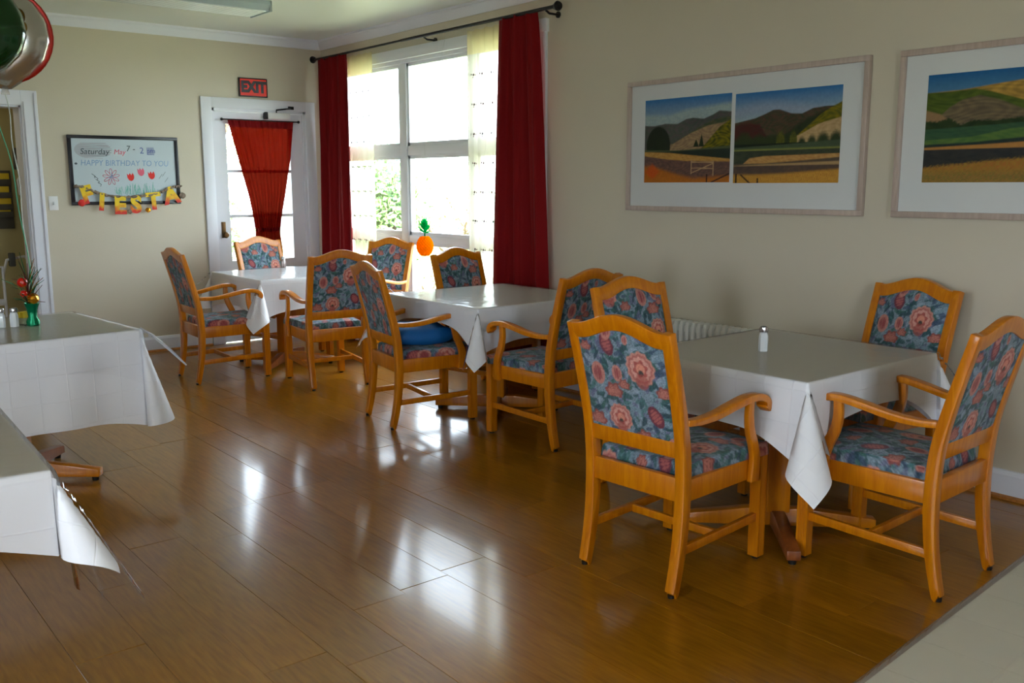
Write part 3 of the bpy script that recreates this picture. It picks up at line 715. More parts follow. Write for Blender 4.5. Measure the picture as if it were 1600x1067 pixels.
def cloth_obj(name, data, m, parent, loc):
    V, F, UV = data; me = bpy.data.meshes.new(name); me.from_pydata(V, [], F); me.materials.append(m)
    ul = me.uv_layers.new(name='UVMap'); li = np.empty(len(me.loops), np.int32); me.loops.foreach_get('vertex_index', li)
    ul.data.foreach_set('uv', np.array(UV, np.float32)[li].ravel()); finish(me, 80)
    o = bpy.data.objects.new(name, me); col.objects.link(o); o.parent = parent; o.location = loc; return o
TT = 0.755
TB = [  # x0,x1,y0,y1, base offset, cloth kw, vinyl kw, labels, rot
 ((3.01, 3.985, 1.945, 2.84), (-0.13, -0.09), dict(hmid=0.2, hc=0.33, A=0.38, Bt=0.21, seed=1, hs={'y-': 0.15, 'x-': 0.22}), dict(hmid=0.2, hc=0.26, A=0.5, Bt=0.2, seed=1),
  'square table with one salt shaker, nearest the framed pictures', 'white cloth with drooping pointed corner on the table under the pictures', 0),
 ((3.34, 4.37, 4.41, 5.46), (-0.05, -0.12), dict(hmid=0.21, hc=0.28, A=0.42, Bt=0.24, seed=2, hs={'x-': 0.12}), dict(hmid=0.22, hc=0.33, A=0.35, Bt=0.26, seed=2),
  'square table in the middle of the row, in front of the right curtain', 'white cloth with strong window glare, on the middle table', 0),
 ((3.07, 4.05, 6.85, 7.82), (-0.1, -0.05), dict(hmid=0.24, hc=0.31, A=0.4, Bt=0.25, seed=3), dict(hmid=0.23, hc=0.3, A=0.7, Bt=0.08, seed=3),
  'square table farthest away, near the exit door', 'white cloth on the farthest table, near the exit door', 0),
 ((0.467, 1.482, 4.85, 5.80), (-0.02, -0.14), dict(hmid=0.45, hc=0.50, cut=1.0, A=0.24, Bt=0.22, seed=4, wave=0.016, flare=0.05), dict(hmid=0.18, hc=0.3, A=0.85, Bt=0.03, seed=4, flare=0.1),
  'square table at the left with the balloons and centrepiece', 'long white cloth hanging low on the left table with the centrepiece', math.radians(5)),
 ((-0.465, 0.575, 2.605, 3.605), (-0.2, 0.12), dict(hmid=0.165, hc=0.23, A=0.5, Bt=0.2, seed=6, wave=0.02), dict(hmid=0.2, hc=0.31, A=0.42, Bt=0.22, seed=6),
  'square table cut off at the lower left corner', 'white cloth with rippled hem at the lower left corner', math.radians(-2.5)),
 ((0.95, 2.2, -0.35, 0.69), (0.1, 0), dict(hmid=0.2, hc=0.24, A=0.45, Bt=0.2, seed=7), dict(hmid=0.2, hc=0.25, A=0.5, Bt=0.2, seed=7),
  'square table cut off at the lower right corner', 'plain white cloth filling the lower right corner', math.radians(4))]
for (x0, x1, y0, y1), (bx, by), ck, vk, l1, l2, rot in TB:
    sx, sy = x1-x0, y1-y0; cx, cy = (x0+x1)/2, (y0+y1)/2
    table(cx, cy, sx, sy, l1, bx, by, rot=rot)
    e = empty('tablecloth', (cx, cy, TT), rot, label=l2, cat='tablecloth', group='white cloths under clear vinyl')
    cloth_obj('cloth', drape(sx, sy, **ck), M['cloth'], e, (0, 0, 0.003))
    cloth_obj('vinyl_cover', drape(sx, sy, off=0.008, wave=0.008, flare=0.12, **{k: v for k, v in vk.items() if k not in ('flare',)}), M['vinyl'], e, (0, 0, 0.008))
ZT = TT+0.0085
e4 = [o for o in bpy.data.objects if o.get('label', '').startswith('long white cloth')][0]
iv4 = e4.matrix_basis.inverted()
bm = B(); tube(bm, [iv4 @ Vector(p) for p in ((1.53, 4.905, 0.766), (1.60, 4.93, 0.715), (1.70, 4.965, 0.62), (1.79, 5.0, 0.525))], [0.004, 0.007, 0.008, 0.005], n=8)  # white tube along the vinyl fold stands in for light caught on its edge
M['vinyl_glint'] = mat('vinyl_edge_glint', srgb(226, 230, 240), 0.12, coat=0.8, trans=0.3); obj('edge_glint', bm, M['vinyl_glint'], e4)

# ------------------------------------------------------------------ things on the tables
def shaker(x, y, label, kind='salt', r=0.02, h=0.095, grp='glass shakers'):
    e = empty('salt_shaker' if kind == 'salt' else 'pepper_shaker', (x, y, ZT), rnd.random(), label=label, cat='shaker', group=grp)
    bm = B(); prof = [(0, 0), (r*0.95, 0), (r, 0.004), (r*1.02, h*0.5), (r*0.98, h*0.62), (r*0.75, h*0.74), (r*0.72, h*0.78), (0, h*0.78)]
    lathe(bm, prof, 8); obj('body', bm, M['saltfill'] if kind == 'salt' else M['pepperfill'], e, smooth=20)
    bm = B(); lathe(bm, [(0, h*0.76), (r*0.86, h*0.76), (r*0.92, h*0.9), (r*0.8, h*0.985), (r*0.4, h*1.01), (0, h*1.012)], 16); obj('cap', bm, M['chrome'], e)
    return e
M['saltfill'] = mat('glass_full_of_salt', srgb(228, 232, 236), 0.1, coat=0.6)
M['pepperfill'] = mat('glass_full_of_pepper', srgb(150, 128, 122), 0.1, coat=0.6)
shaker(3.425, 2.445, 'white salt shaker with metal cap alone on the table below the pictures', r=0.021, h=0.11, grp=None)
shaker(3.69, 7.735, 'small shaker with pinkish contents at the back of the farthest table', 'pepper', r=0.024, h=0.1, grp=None)
shaker(0.985, 5.40, 'white salt shaker at the left edge, left one of the pair by the centrepiece', r=0.021, h=0.1)
shaker(1.045, 5.39, 'white salt shaker right of its twin, beside the yellow sweetener caddy', r=0.022, h=0.1)
# sweetener caddy
M['yellow'] = mat('yellow_paper', srgb(222, 190, 40), 0.6); M['pinkp'] = mat('pink_paper', srgb(220, 150, 150), 0.6)
M['clearp'] = mat('smoky_acrylic', srgb(170, 170, 140), 0.15, coat=0.5)
cd = empty('sweetener_caddy', (1.115, 5.465, ZT), 0.5, label='small caddy of yellow sweetener packets beside the green vase', cat='caddy')
bm = B()
for q in ((-0.035, 0.035, -0.028, -0.025), (-0.035, 0.035, 0.025, 0.028), (-0.035, -0.032, -0.025, 0.025), (0.032, 0.035, -0.025, 0.025)): box(bm, q[0], q[1], q[2], q[3], 0, 0.035)
box(bm, -0.035, 0.035, -0.028, 0.028, 0, 0.003); obj('holder', bm, M['clearp'], cd, smooth=0)
pk = B(); box(pk, -0.024, 0.024, -0.0015, 0.0015, 0.004, 0.062, bev=0.0007); p0 = obj('packet', pk, M['yellow'], cd)
for i in range(7):
    p = p0 if i == 0 else inst(p0, cd)
    p.location = (rnd.uniform(-.005, .005), -0.02+i*0.0065, rnd.uniform(0, .004)); p.rotation_euler = (rnd.uniform(-.1, .1), rnd.uniform(-.12, .12), 0)
# centrepiece: green foil weight / vase with sprays and shiny balls
M['green'] = mat('green_foil', srgb(0, 128, 84), 0.2, metal=0.6, bump=0.3, bscale=60); M['redball'] = mat('shiny_red', srgb(206, 24, 14), 0.12, coat=0.8)
M['gold'] = mat('gold_foil', srgb(206, 140, 30), 0.2, metal=0.8); M['darkred'] = mat('dark_red_tinsel', srgb(92, 20, 24), 0.35, metal=0.4)
cp = empty('centrepiece', (1.135, 5.395, ZT), 0, label='party centrepiece with shiny red ball, gold foil and green foil vase', cat='centrepiece')
bm = B(); lathe(bm, [(0, 0), (0.032, 0), (0.034, 0.02), (0.022, 0.045), (0.026, 0.08), (0.038, 0.115), (0.034, 0.118), (0.02, 0.08), (0, 0.07)], 20)
obj('vase', bm, M['green'], cp)
bm = B(); bmesh.ops.create_icosphere(bm, subdivisions=3, radius=0.026, matrix=Matrix.Translation((-0.035, 0.0, 0.228))); obj('ball', bm, M['redball'], cp)
bm = B(); bmesh.ops.create_icosphere(bm, subdivisions=3, radius=0.018, matrix=Matrix.Translation((-0.035, -0.01, 0.17))); bl = obj('ball', bm, M['redball'], cp)
bm = B(); bmesh.ops.create_icosphere(bm, subdivisions=2, radius=0.03, matrix=Matrix.Translation((0.005, -0.02, 0.14)));
for v in bm.verts: v.co += v.co.normalized()*rnd.uniform(-0.004, 0.004)
obj('gold_bow', bm, M['gold'], cp, smooth=0)
for mt, cnt, sd in ((M['darkred'], 22, 1), (M['green'], 16, 2), (M['gold'], 8, 3)):
    bm = B(); r = random.Random(sd)
    for i in range(cnt):
        a = r.uniform(0, 6.28); el = r.uniform(0.1, 1.4); L = r.uniform(0.08, 0.18)
        d = Vector((math.cos(a)*math.cos(el), math.sin(a)*math.cos(el), math.sin(el))); s0 = Vector((-0.01, 0, 0.11+0.05*(i % 3)))
        tube(bm, [s0, s0+d*L*0.5+Vector((0, 0, 0.01)), s0+d*L], [0.0022, 0.002, 0.0012], n=5)
    tag(obj('spray', bm, mt, cp), kind='stuff')
# ------------------------------------------------------------------ blue cushion on chair E
cu_ = tag(bpy.data.objects.new('seat_pad', None), None)
bpy.data.objects.remove(cu_)
V = []; us = lsp(-1, 1, 22)
def cush(top):
    def f(u, v):
        e = (1-abs(u)**5)*(1-abs(v)**5); hx_, hy_ = 0.2, 0.2
        z = (0.055+0.065*max(0, e)**0.4 if top else 0.055-0.052*max(0, e)**0.3)
        rr = 1-0.05*(abs(u)*abs(v))**2
        return (u*hx_*rr, v*hy_*rr, z+0.006*math.sin(5*u+3*v))
    return f
Vt, Ft = gridmesh(cush(True), us, us); Vb, Fb = gridmesh(cush(False), us, us)
bm = B(); vv = [bm.verts.new(p) for p in Vt+Vb]; nv = len(Vt)
for f in Ft: bm.faces.new([vv[i] for i in f])
for f in Fb: bm.faces.new([vv[i+nv] for i in f][::-1])
bmesh.ops.remove_doubles(bm, verts=bm.verts[:], dist=0.0008)
cu = tag(obj('seat_pad', bm, M['cushion'], smooth=80), 'loose blue cushion lying on an armchair seat at the middle table', 'cushion')
ce = chairs['E']; ang = ce.rotation_euler.z
cu.location = (ce.location.x+math.sin(-ang)*-0.03*-1, ce.location.y-0.0, 0.497)
fx, fy = math.cos(math.radians(-9.9)), math.sin(math.radians(-9.9))
cu.location = (ce.location.x-fx*0.03, ce.location.y-fy*0.03, 0.497); cu.rotation_euler = (0, 0, ang)

# ------------------------------------------------------------------ balloons
M['foilgreen'] = mat('green_balloon_foil', srgb(0, 60, 14), 0.14, metal=0.35, bump=0.02, bscale=8, coat=0.5)
M['foilsilver'] = mat('printed_silver_foil', srgb(206, 206, 200), 0.2, metal=0.75, bump=0.02, bscale=8)
M['foilred'] = mat('red_print', srgb(190, 44, 30), 0.2, metal=0.4); M['brownprint'] = mat('brown_print', srgb(110, 84, 20), 0.2, metal=0.4)
def foil_balloon(x, y, z, R, m, ax, label, rim=None, prints=False):
    """round flat foil balloon, disc axis direction ax (angle from x), neck down"""
    e = empty('foil_balloon', (x, y, z), ax, label=label, cat='balloon', group='foil balloons over the left table')
    nr, na = 12, 48; Vv = []; bm = B()
    for s in (-1, 1):
        rings = [[bm.verts.new((s*R*0.42, 0, 0))]]
        for i in range(1, nr+1):
            q = i/nr; ring = []
            for k in range(na):
                a = 2*PI*k/na; wr = 1+0.012*math.sin(14*a)*q**6
                ring.append(bm.verts.new((s*R*0.42*math.sqrt(max(0, 1-q**2.3)), R*q*wr*math.cos(a), R*q*wr*math.sin(a)-(R*0.16*q*max(0, -math.sin(a))**14))))
            rings.append(ring)
        for a_, b_ in zip(rings, rings[1:]):
            for k in range(na):
                if len(a_) == 1: bm.faces.new((a_[0], b_[k], b_[(k+1) % na]))
                else: bm.faces.new((a_[k], b_[k], b_[(k+1) % na], a_[(k+1) % na]))
    bmesh.ops.remove_doubles(bm, verts=bm.verts[:], dist=1e-4)
    obj('envelope', bm, m, e, smooth=70)
    if rim:
        bm = B(); tube(bm, [(0, R*1.0*math.cos(2*PI*k/40), R*1.0*math.sin(2*PI*k/40)) for k in range(41)], 0.012, n=6, caps=False)
        obj('rim', bm, rim, e)
    bm = B(); prism(bm, [(-0.012, -R*1.12), (0.012, -R*1.12), (0.02, -R*1.26), (-0.02, -R*1.26)], 'x', -0.003, 0.003); obj('neck', bm, m, e)
    return e
va = math.radians(90-4)     # direction from the camera to the balloons, about +y
b1 = foil_balloon(0.955, 5.15, 2.235, 0.215, M['foilgreen'], va-PI*0+0.15, 'dark green foil balloon at the upper left corner, in front of the silver one')
b2 = foil_balloon(1.105, 5.42, 2.24, 0.232, M['foilsilver'], va-0.25, 'silver foil balloon with red rim, behind the green one', rim=M['foilred'])
bm = B()
for (cy_, cz_, r_) in ((-0.10, 0.08, 0.04), (-0.115, 0.03, 0.028)):
    def pt(a, rr): 
        y_, z_ = cy_+rr*math.cos(a)*0.7, cz_+rr*math.sin(a); q = min(0.98, math.hypot(y_, z_)/0.232); return (-(0.232*0.42*math.sqrt(1-q**2.3)+0.002), y_, z_)
    cen = bm.verts.new(pt(0, 0)); rg = [bm.verts.new(pt(2*PI*k/14, r_)) for k in range(14)]
    for k in range(14): bm.faces.new((cen, rg[k], rg[(k+1) % 14]))
obj('print', bm, M['brownprint'], b2)
M['ribbon'] = mat('green_curling_ribbon', srgb(90, 190, 150), 0.3); M['ribbonw'] = mat('white_ribbon', srgb(190, 200, 190), 0.3)
for nm, m_, top, lab in (('balloon_ribbon', M['ribbon'], (0.955, 5.15, 1.97), 'green ribbon running from the green balloon down to the centrepiece'), ('balloon_ribbon', M['ribbonw'], (1.105, 5.42, 1.95), 'pale ribbon running from the silver balloon down to the centrepiece')):
    p0_ = Vector(top); p1_ = Vector((1.145, 5.40, ZT+0.11)); pts = []
    mid = Vector((1.125, 5.42, 1.75)) if m_ is M['ribbon'] else Vector((1.14, 5.45, 1.6))
    for i in range(41):
        t = i/40; p = p0_*(1-t)**2 + mid*2*t*(1-t) + p1_*t*t; p += Vector((math.sin(t*16)*0.006, math.cos(t*13)*0.006, 0)); pts.append(p)
    bm = B(); tube(bm, pts, 0.0028, n=5); tag(obj(nm, bm, m_), lab, 'ribbon')

# ------------------------------------------------------------------ curtains and rod
def curtain(name, label, ytop, ybot, z0, z1, x, amp, waves, m, grp=None, cat='curtain', n=90, nz=26, seed=0, waist=None):
    """hanging cloth along y; ytop/ybot = (a,b)"""
    r = random.Random(seed); ph = r.uniform(0, 6)
    def f(u, v):
        z = z0+(z1-z0)*v; q = (1-v)**0.8
        a = ytop[0]*(1-q)+ybot[0]*q; b = ytop[1]*(1-q)+ybot[1]*q
        am = amp*(0.45+0.55*q) if v < 0.985 else amp*0.35
        dx = am*math.sin(2*PI*waves*u+ph+0.5*math.sin(v*3+seed)) + am*0.35*math.sin(2*PI*waves*2.3*u+ph*2)
        return (x+dx, a+(b-a)*u+0.25*am*math.cos(2*PI*waves*u), z+(0.006*math.cos(2*PI*waves*u) if v > 0.97 else 0))
    return f
ct = empty('curtain', (4.46, 8.1, 0.1), label='dark red curtain left of the window, beside the exit door', cat='curtain', group='red window curtains')
V, F = gridmesh(curtain('', '', (8.4, 7.83), (8.5, 7.8), 0.02, 2.68, 4.445, 0.04, 3.5, None, seed=1), lsp(0, 1, 110), lsp(0, 1, 30))
o = obj('panel', (V, F), M['curtain'], None, smooth=80); o.parent = ct; o.matrix_parent_inverse = Matrix.Translation((-4.46, -8.1, -0.1))
ct2 = empty('curtain', (4.46, 5.35, 0.1), label='dark red curtain right of the window, behind the middle table', cat='curtain', group='red window curtains')
V, F = gridmesh(curtain('', '', (5.60, 5.17), (5.74, 5.02), 0.02, 2.69, 4.445, 0.04, 3, None, seed=4), lsp(0, 1, 110), lsp(0, 1, 30))
o = obj('panel', (V, F), M['curtain'], None, smooth=80); o.parent = ct2; o.matrix_parent_inverse = Matrix.Translation((-4.46, -5.35, -0.1))
def sheer(label, ya, yb, za, seed):
    e = empty('sheer_curtain', (4.5, (ya+yb)/2, 0.1), label=label, cat='curtain', group='cream sheers')
    inv = Matrix.Translation((-4.5, -(ya+yb)/2, -0.1)); f = curtain('', '', (ya, yb), (ya, yb), za, 2.655, 4.487, 0.010, 4, None, seed=seed)
    zs = lsp(0, 1, 24); hs_ = 0.925
    V, F = gridmesh(f, lsp(0, 1, 60), lsp(0, hs_, 22)); o = obj('panel', (V, F), M['sheer'], None, smooth=80); o.parent = e; o.matrix_parent_inverse = inv
    V, F = gridmesh(f, lsp(0, 1, 60), lsp(hs_, 1, 5)); o = obj('header', (V, F), M['sheer_top'], None, smooth=80); o.parent = e; o.matrix_parent_inverse = inv
    bm = B(); r = random.Random(seed)
    for j in range(9):
        v = 0.1+j*0.095
        for i in range(4):
            u = 0.14+i*0.24+(0.02 if j % 2 else 0)
            p = Vector(f(u, v)); 
            for (dy, dz, s) in ((0, 0, .011), (0.026, 0.003, .008), (-0.024, -0.002, .007), (0.006, -0.018, .006)):
                bmesh.ops.create_icosphere(bm, subdivisions=1, radius=s, matrix=Matrix.Translation(p+Vector((-0.003, dy, dz))) @ Matrix.Diagonal((0.3, 1, 1, 1)))
    o = obj('embroidery', bm, M['embroid'], None, smooth=0); o.parent = e; o.matrix_parent_inverse = inv; tag(o, kind='stuff')
sheer('cream sheer curtain with embroidered sprigs, beside the left red curtain', 7.90, 7.46, 0.3, 3)
sheer('cream sheer curtain with embroidered sprigs, beside the right red curtain', 6.03, 5.56, 0.3, 5)
rd = empty('curtain_rod', (4.44, 6.75, 2.68), label='black curtain rod with round end knob above the large window', cat='curtain rod')
inv = Matrix.Translation((-4.44, -6.75, -2.68))
def part(name, bm, m, e, iv, **k):
    o = obj(name, bm, m, None, **k); o.parent = e; o.matrix_parent_inverse = iv; return o
bm = B(); tube(bm, [(4.44, 4.97, 2.685), (4.44, 6.9, 2.682)], 0.0125, n=12); part('rod_tube', bm, M['iron'], rd, inv)
bm = B(); tube(bm, [(4.44, 6.85, 2.682), (4.44, 8.44, 2.68)], 0.010, n=12); part('rod_tube', bm, M['iron'], rd, inv)
for yy in (4.95, 8.46):
    bm = B(); tmp = B(); lathe(tmp, [(0, -0.03), (0.018, -0.026), (0.02, -0.012), (0.03, 0.0), (0.034, 0.014), (0.026, 0.03), (0, 0.036)], 16)
    merge(bm, tmp, Matrix.Translation((4.44, yy, 2.684)) @ Matrix.Rotation(-PI/2 if yy > 6 else PI/2, 4, 'X')); part('finial', bm, M['iron'], rd, inv)
for yy in (5.06, 6.56, 8.25):
    bm = B(); tube(bm, [(XW-0.001, yy, 2.655), (4.47, yy, 2.655), (4.44, yy, 2.672)], 0.008, n=8); tube(bm, [(XW-0.012, yy, 2.655), (XW-0.001, yy, 2.655)], 0.022, n=12); part('bracket', bm, M['iron'], rd, inv)
# door curtain (hourglass, tied low)
dcu = empty('door_curtain', (3.9, YB-0.03, 2.08), label='sheer red curtain gathered to a narrow waist on the exit door glass', cat='curtain')
invd = Matrix.Translation((-3.9, -(YB-0.03), -2.08))
def fd(u, v):
    z = 2.085-v*1.25
    zz = v*1.25
    prof = [(0, 3.565, 4.225), (0.35, 3.655, 4.185), (0.7, 3.745, 4.115), (0.95, 3.79, 4.055), (1.05, 3.80, 4.04), (1.25, 3.74, 4.06)]
    for p, q in zip(prof, prof[1:]):
        if p[0] <= zz <= q[0]+1e-6:
            t = (zz-p[0])/(q[0]-p[0]); a = p[1]+(q[1]-p[1])*t; b = p[2]+(q[2]-p[2])*t; break
    am = 0.007+0.012*v
    return (a+(b-a)*u, YB-0.03+am*math.sin(2*PI*9*u+1.3*math.sin(3*v))+0.5*am*math.sin(2*PI*21*u), z)
V, F = gridmesh(fd, lsp(0, 1, 130), lsp(0.05, 1, 26)); part('panel', (V, F), M['door_curtain'], dcu, invd, smooth=80)
V, F = gridmesh(fd, lsp(0, 1, 130), lsp(0, 0.05, 3)); part('header', (V, F), M['curtain'], dcu, invd, smooth=80)
V, F = gridmesh(lambda u, v: (fd(u, 0.80+v*0.03)[0], fd(u, 0.8)[1]-0.006, fd(u, 0.80+v*0.03)[2]), lsp(0, 1, 40), lsp(0, 1, 3)); part('tie_band', (V, F), M['curtain'], dcu, invd, smooth=80)
bm = B(); tube(bm, [(3.51, YB-0.03, 2.09), (4.28, YB-0.03, 2.09)], 0.006, n=8); part('rod', bm, M['iron'], dcu, invd)
for xx in (3.51, 4.28):
    bm = B(); bmesh.ops.create_icosphere(bm, subdivisions=2, radius=0.014, matrix=Matrix.Translation((xx, YB-0.03, 2.09))); part('finial', bm, M['iron'], dcu, invd)
    bm = B(); tube(bm, [(xx+(0.03 if xx < 4 else -0.03), YB-0.03, 2.09), (xx+(0.03 if xx < 4 else -0.03), YB+0.021, 2.09)], 0.005, n=6); part('bracket', bm, M['iron'], dcu, invd)

# ------------------------------------------------------------------ hanging paper pineapple
M['orange'] = mat('orange_tissue', srgb(255, 150, 0), 0.7, emit=None); M['greent'] = mat('green_tissue', srgb(0, 150, 60), 0.7)
def tissue(name, c):
    return thin(name, (1, 1, 1, 1), 0.3, opacity=1.0, diffuse=c, translucent=0.5, boost=0)
M['orange'] = tissue('orange_tissue_paper', srgb(255, 160, 0)); M['greent'] = tissue('green_tissue_paper', srgb(0, 160, 70))
pn = empty('paper_pineapple', (4.2, 6.24, 0.93), label='orange and green paper pineapple hanging in front of the window', cat='decoration')
t = B(); n = 40
for j in range(13):
    v = j/12; zz = 0.02+0.145*v; 
rings = []
for j in range(25):
    v = j/24; base = 0.066*math.sin(PI*(0.1+0.8*v))**0.6; zz = 0.155*v
    rings.append([t.verts.new(((base*(1+0.06*math.cos(16*a_)*(1 if (j//2) % 2 else -1)))*math.cos(a_), (base*(1+0.06*math.cos(16*a_)*(1 if (j//2) % 2 else -1)))*math.sin(a_), zz)) for a_ in [2*PI*k/64 for k in range(64)]])
for a_, b_ in zip(rings, rings[1:]):
    for k in range(64): t.faces.new((a_[k], a_[(k+1) % 64], b_[(k+1) % 64], b_[k]))
t.faces.new(rings[0]); t.faces.new(rings[-1])
obj('fruit', t, M['orange'], pn, smooth=0)
t = B(); r = random.Random(3)
for i in range(22):
    a = i*2.4; el = 0.25+1.2*(i/22); L = 0.07+0.05*(i/22); z0_ = 0.175+0.03*(i/22)
    d = Vector((math.cos(a)*math.cos(el), math.sin(a)*math.cos(el), math.sin(el))); s_ = d.cross(Vector((0, 0, 1))).normalized()*0.016; p = Vector((0, 0, z0_))
    vs_ = [t.verts.new(q) for q in (p, p+d*L*0.5+s_, p+d*L, p+d*L*0.5-s_)]; t.faces.new(vs_)
tube(t, [(0, 0, 0.155), (0, 0, 0.18)], 0.006, n=6)
obj('leaf_crown', t, M['greent'], pn, smooth=0)
t = B(); tube(t, [(0, 0, 0.2), (0.02, 0.0, 1.0), (0.24, 0.0, 1.742)], 0.001, n=4); obj('string', t, M['ribbonw'], pn)

# ------------------------------------------------------------------ framed pictures
def ridge(u, pts):
    xs, ys = zip(*pts); return np.interp(u, xs, ys)
def paint_scene(u, v, which):
    """u,v 0..1 ; v up"""
    r = np.random.RandomState(5+which); N = len(u); C = np.empty((N, 3))
    nz = 0.5+0.5*np.sin(u*37+7*np.sin(v*23+which))*np.sin(v*61+5*np.sin(u*19))
    nf = 0.5+0.5*np.sin(u*140+9*np.sin(v*90))*np.sin(v*170+6*np.sin(u*120+which))
    def put(mask, c0, c1=None, n_=nz):
        c0 = np.array(lin(c0)); c1 = c0 if c1 is None else np.array(lin(c1)); m = np.clip(mask, 0, 1)[:, None]
        C[:] = C*(1-m)+m*(c0*(1-n_[:, None])+c1*n_[:, None])
    if which < 2:
        t = np.clip((v-0.6)/0.4, 0, 1)[:, None]; C[:] = np.array(lin((176, 186, 178)))*(1-t)+np.array(lin((44, 112, 168)))*t
        if which == 0:
            put((ridge(u, [(0, .84), (.3, .82), (.5, .88), (1, .92)])-v)/.05, (164, 178, 172), (150, 168, 170))
            put((ridge(u, [(0, .70), (.12, .69), (.25, .71), (.4, .70), (.5, .75), (.58, .76), (.7, .74), (.8, .78), (.87, .82), (1, .80)])-v)/.01, (96, 84, 84), (76, 88, 74))
            put((ridge(u, [(0, .4), (.35, .47), (.6, .62), (.8, .72), (1, .75)])-v)/.01, (64, 84, 58), (96, 90, 64))
            put((ridge(u, [(0, .4), (.34, .46), (.55, .58), (.75, .66), (.9, .68), (1, .7)])-v)/.008, (168, 140, 100), (136, 108, 84))
            put((ridge(u, [(0, 0), (.68, .40), (.78, .52), (.88, .64), (1, .72)])-v)/.012, (136, 122, 18), (58, 66, 22))
            for cx, w_, h_ in ((.68, .028, .14), (.62, .03, .08)): put((h_-np.abs(u-cx)*h_/w_*1.0-(v-.43))/.01*(v > .42), (40, 52, 30))
            put((1-((u-.17)/.15)**2-((v-.44)/.24)**2)/.12+0.25*(nf-.5), (26, 34, 24), (38, 46, 30))
            put((ridge(u, [(0, .40), (.4, .385), (.7, .40), (1, .42)])-v)/.008, (84, 92, 62))
            put((ridge(u, [(0, .38), (.4, .375), (.7, .385), (1, .39)])-v)/.008, (44, 54, 44))
            put((ridge(u, [(0, .38), (.3, .36), (.6, .32), (1, .27)])-v)/.008, (196, 150, 78), (176, 128, 60))
            put((ridge(u, [(0, .33), (.3, .28), (.5, .26), (1, .24)])-v)/.01, (120, 88, 74), (92, 70, 66))
            put((ridge(u, [(0, .2), (.1, .2), (.4, .1), (.6, .05), (1, .08)])-v+.04*nf)/.04, (206, 120, 34), (150, 90, 30), nf)
            put((.12-np.abs(u-.1)-np.abs(v-.13))/.06, (206, 66, 20), (190, 100, 30), nf)
            for (ax_, ay_, bx_, by_) in ((.57, .1, .57, .26), (.82, .08, .82, .24), (.57, .24, .82, .23), (.57, .17, .82, .16), (.57, .11, .82, .22)):
                L2 = (bx_-ax_)**2+(by_-ay_)**2; tt = np.clip(((u-ax_)*(bx_-ax_)+(v-ay_)*(by_-ay_))/L2, 0, 1)
                put((.007-np.hypot(u-ax_-tt*(bx_-ax_), v-ay_-tt*(by_-ay_)))/.003, (176, 142, 104) if ay_ != by_ and ax_ == bx_ else (186, 150, 110))
            for (ax_, ay_, bx_, by_) in ((.8, 0, 1, .1), (.75, 0, .75, .09)):
                L2 = (bx_-ax_)**2+(by_-ay_)**2; tt = np.clip(((u-ax_)*(bx_-ax_)+(v-ay_)*(by_-ay_))/L2, 0, 1)
                put((.009-np.hypot(u-ax_-tt*(bx_-ax_), v-ay_-tt*(by_-ay_)))/.003, (58, 38, 30))
        else:
            put((.1-np.abs(v-.78-.05*np.sin(u*5)))/.08*.6, (150, 160, 178))
            put((ridge(u, [(0, .68), (.2, .72), (.3, .76), (.38, .80), (.44, .80), (.55, .75), (.65, .74), (.75, .79), (.85, .80), (1, .8)])-v)/.01, (92, 66, 52), (62, 66, 44))
            put((ridge(u, [(0, .66), (.12, .68), (.25, .66), (.34, .5), (1, .3)])-v)/.03*(u < .36), (84, 32, 32), (70, 44, 36))
            put((ridge(u, [(0, .5), (.5, .55), (.7, .7), (.85, .77), (1, .78)])-v)/.04, (40, 52, 32), (52, 62, 36))
            put((ridge(u, [(.6, .5), (.7, .6), (.82, .72), (.9, .78), (1, .84)])-v)/.012*(u > .6), (138, 118, 16), (86, 90, 24))
            put((ridge(u, [(.6, .5), (.66, .53), (.8, .62), (1, .68)])-v)/.008*(u > .61), (190, 160, 116), (170, 140, 96))
            for cx, w_, h_ in ((.1, .1, .2), (.25, .08, .16), (.36, .06, .12), (.46, .05, .18), (.53, .04, .1), (.58, .045, .17), (.66, .04, .1), (.75, .05, .12), (.85, .07, .15), (.96, .07, .16)):
                put((1-((u-cx)/w_)**2-((v-.40)/h_)**2)/.6+0.5*(nf-.5), (36, 48, 28), (120, 118, 30) if cx in (.46, .58) else (60, 70, 36), nf)
            put((.435-v)/.006, (30, 38, 28)); put((ridge(u, [(0, .40), (.5, .42), (1, .45)])-v)/.006, (72, 86, 62))
            put((.38-v)/.006, (124, 128, 62)); put((.36-v)/.006, (52, 60, 48), (70, 74, 54))
            put((ridge(u, [(0, .2), (.1, .22), (.16, .28), (.3, .30), (1, .31)])-v)/.008, (196, 152, 88), (176, 126, 72))
            put((ridge(u, [(0, .22), (.3, .22), (.6, .24), (1, .27)])-v)/.008, (92, 78, 62)); put((ridge(u, [(0, .2), (.3, .21), (1, .23)])-v)/.008, (172, 140, 96))
            put((.195-v)/.008, (98, 78, 64), (82, 68, 62)); put((ridge(u, [(0, .1), (.3, .1), (.5, .11), (1, .15)])-v+.02*nf)/.03, (208, 160, 62), (176, 116, 48), nf)
            for (ax_, ay_, bx_, by_) in ((.03, 0, .03, .1), (.08, .09, .17, 0), (.25, 0, .25, .05)):
                L2 = (bx_-ax_)**2+(by_-ay_)**2; tt = np.clip(((u-ax_)*(bx_-ax_)+(v-ay_)*(by_-ay_))/L2, 0, 1)
                put((.009-np.hypot(u-ax_-tt*(bx_-ax_), v-ay_-tt*(by_-ay_)))/.003, (54, 38, 28))
    else:   # second picture, left part shows; u over the whole width
        t = np.clip((v-0.75)/0.25, 0, 1)[:, None]; C[:] = np.array(lin((92, 136, 160)))*(1-t)+np.array(lin((24, 94, 146)))*t
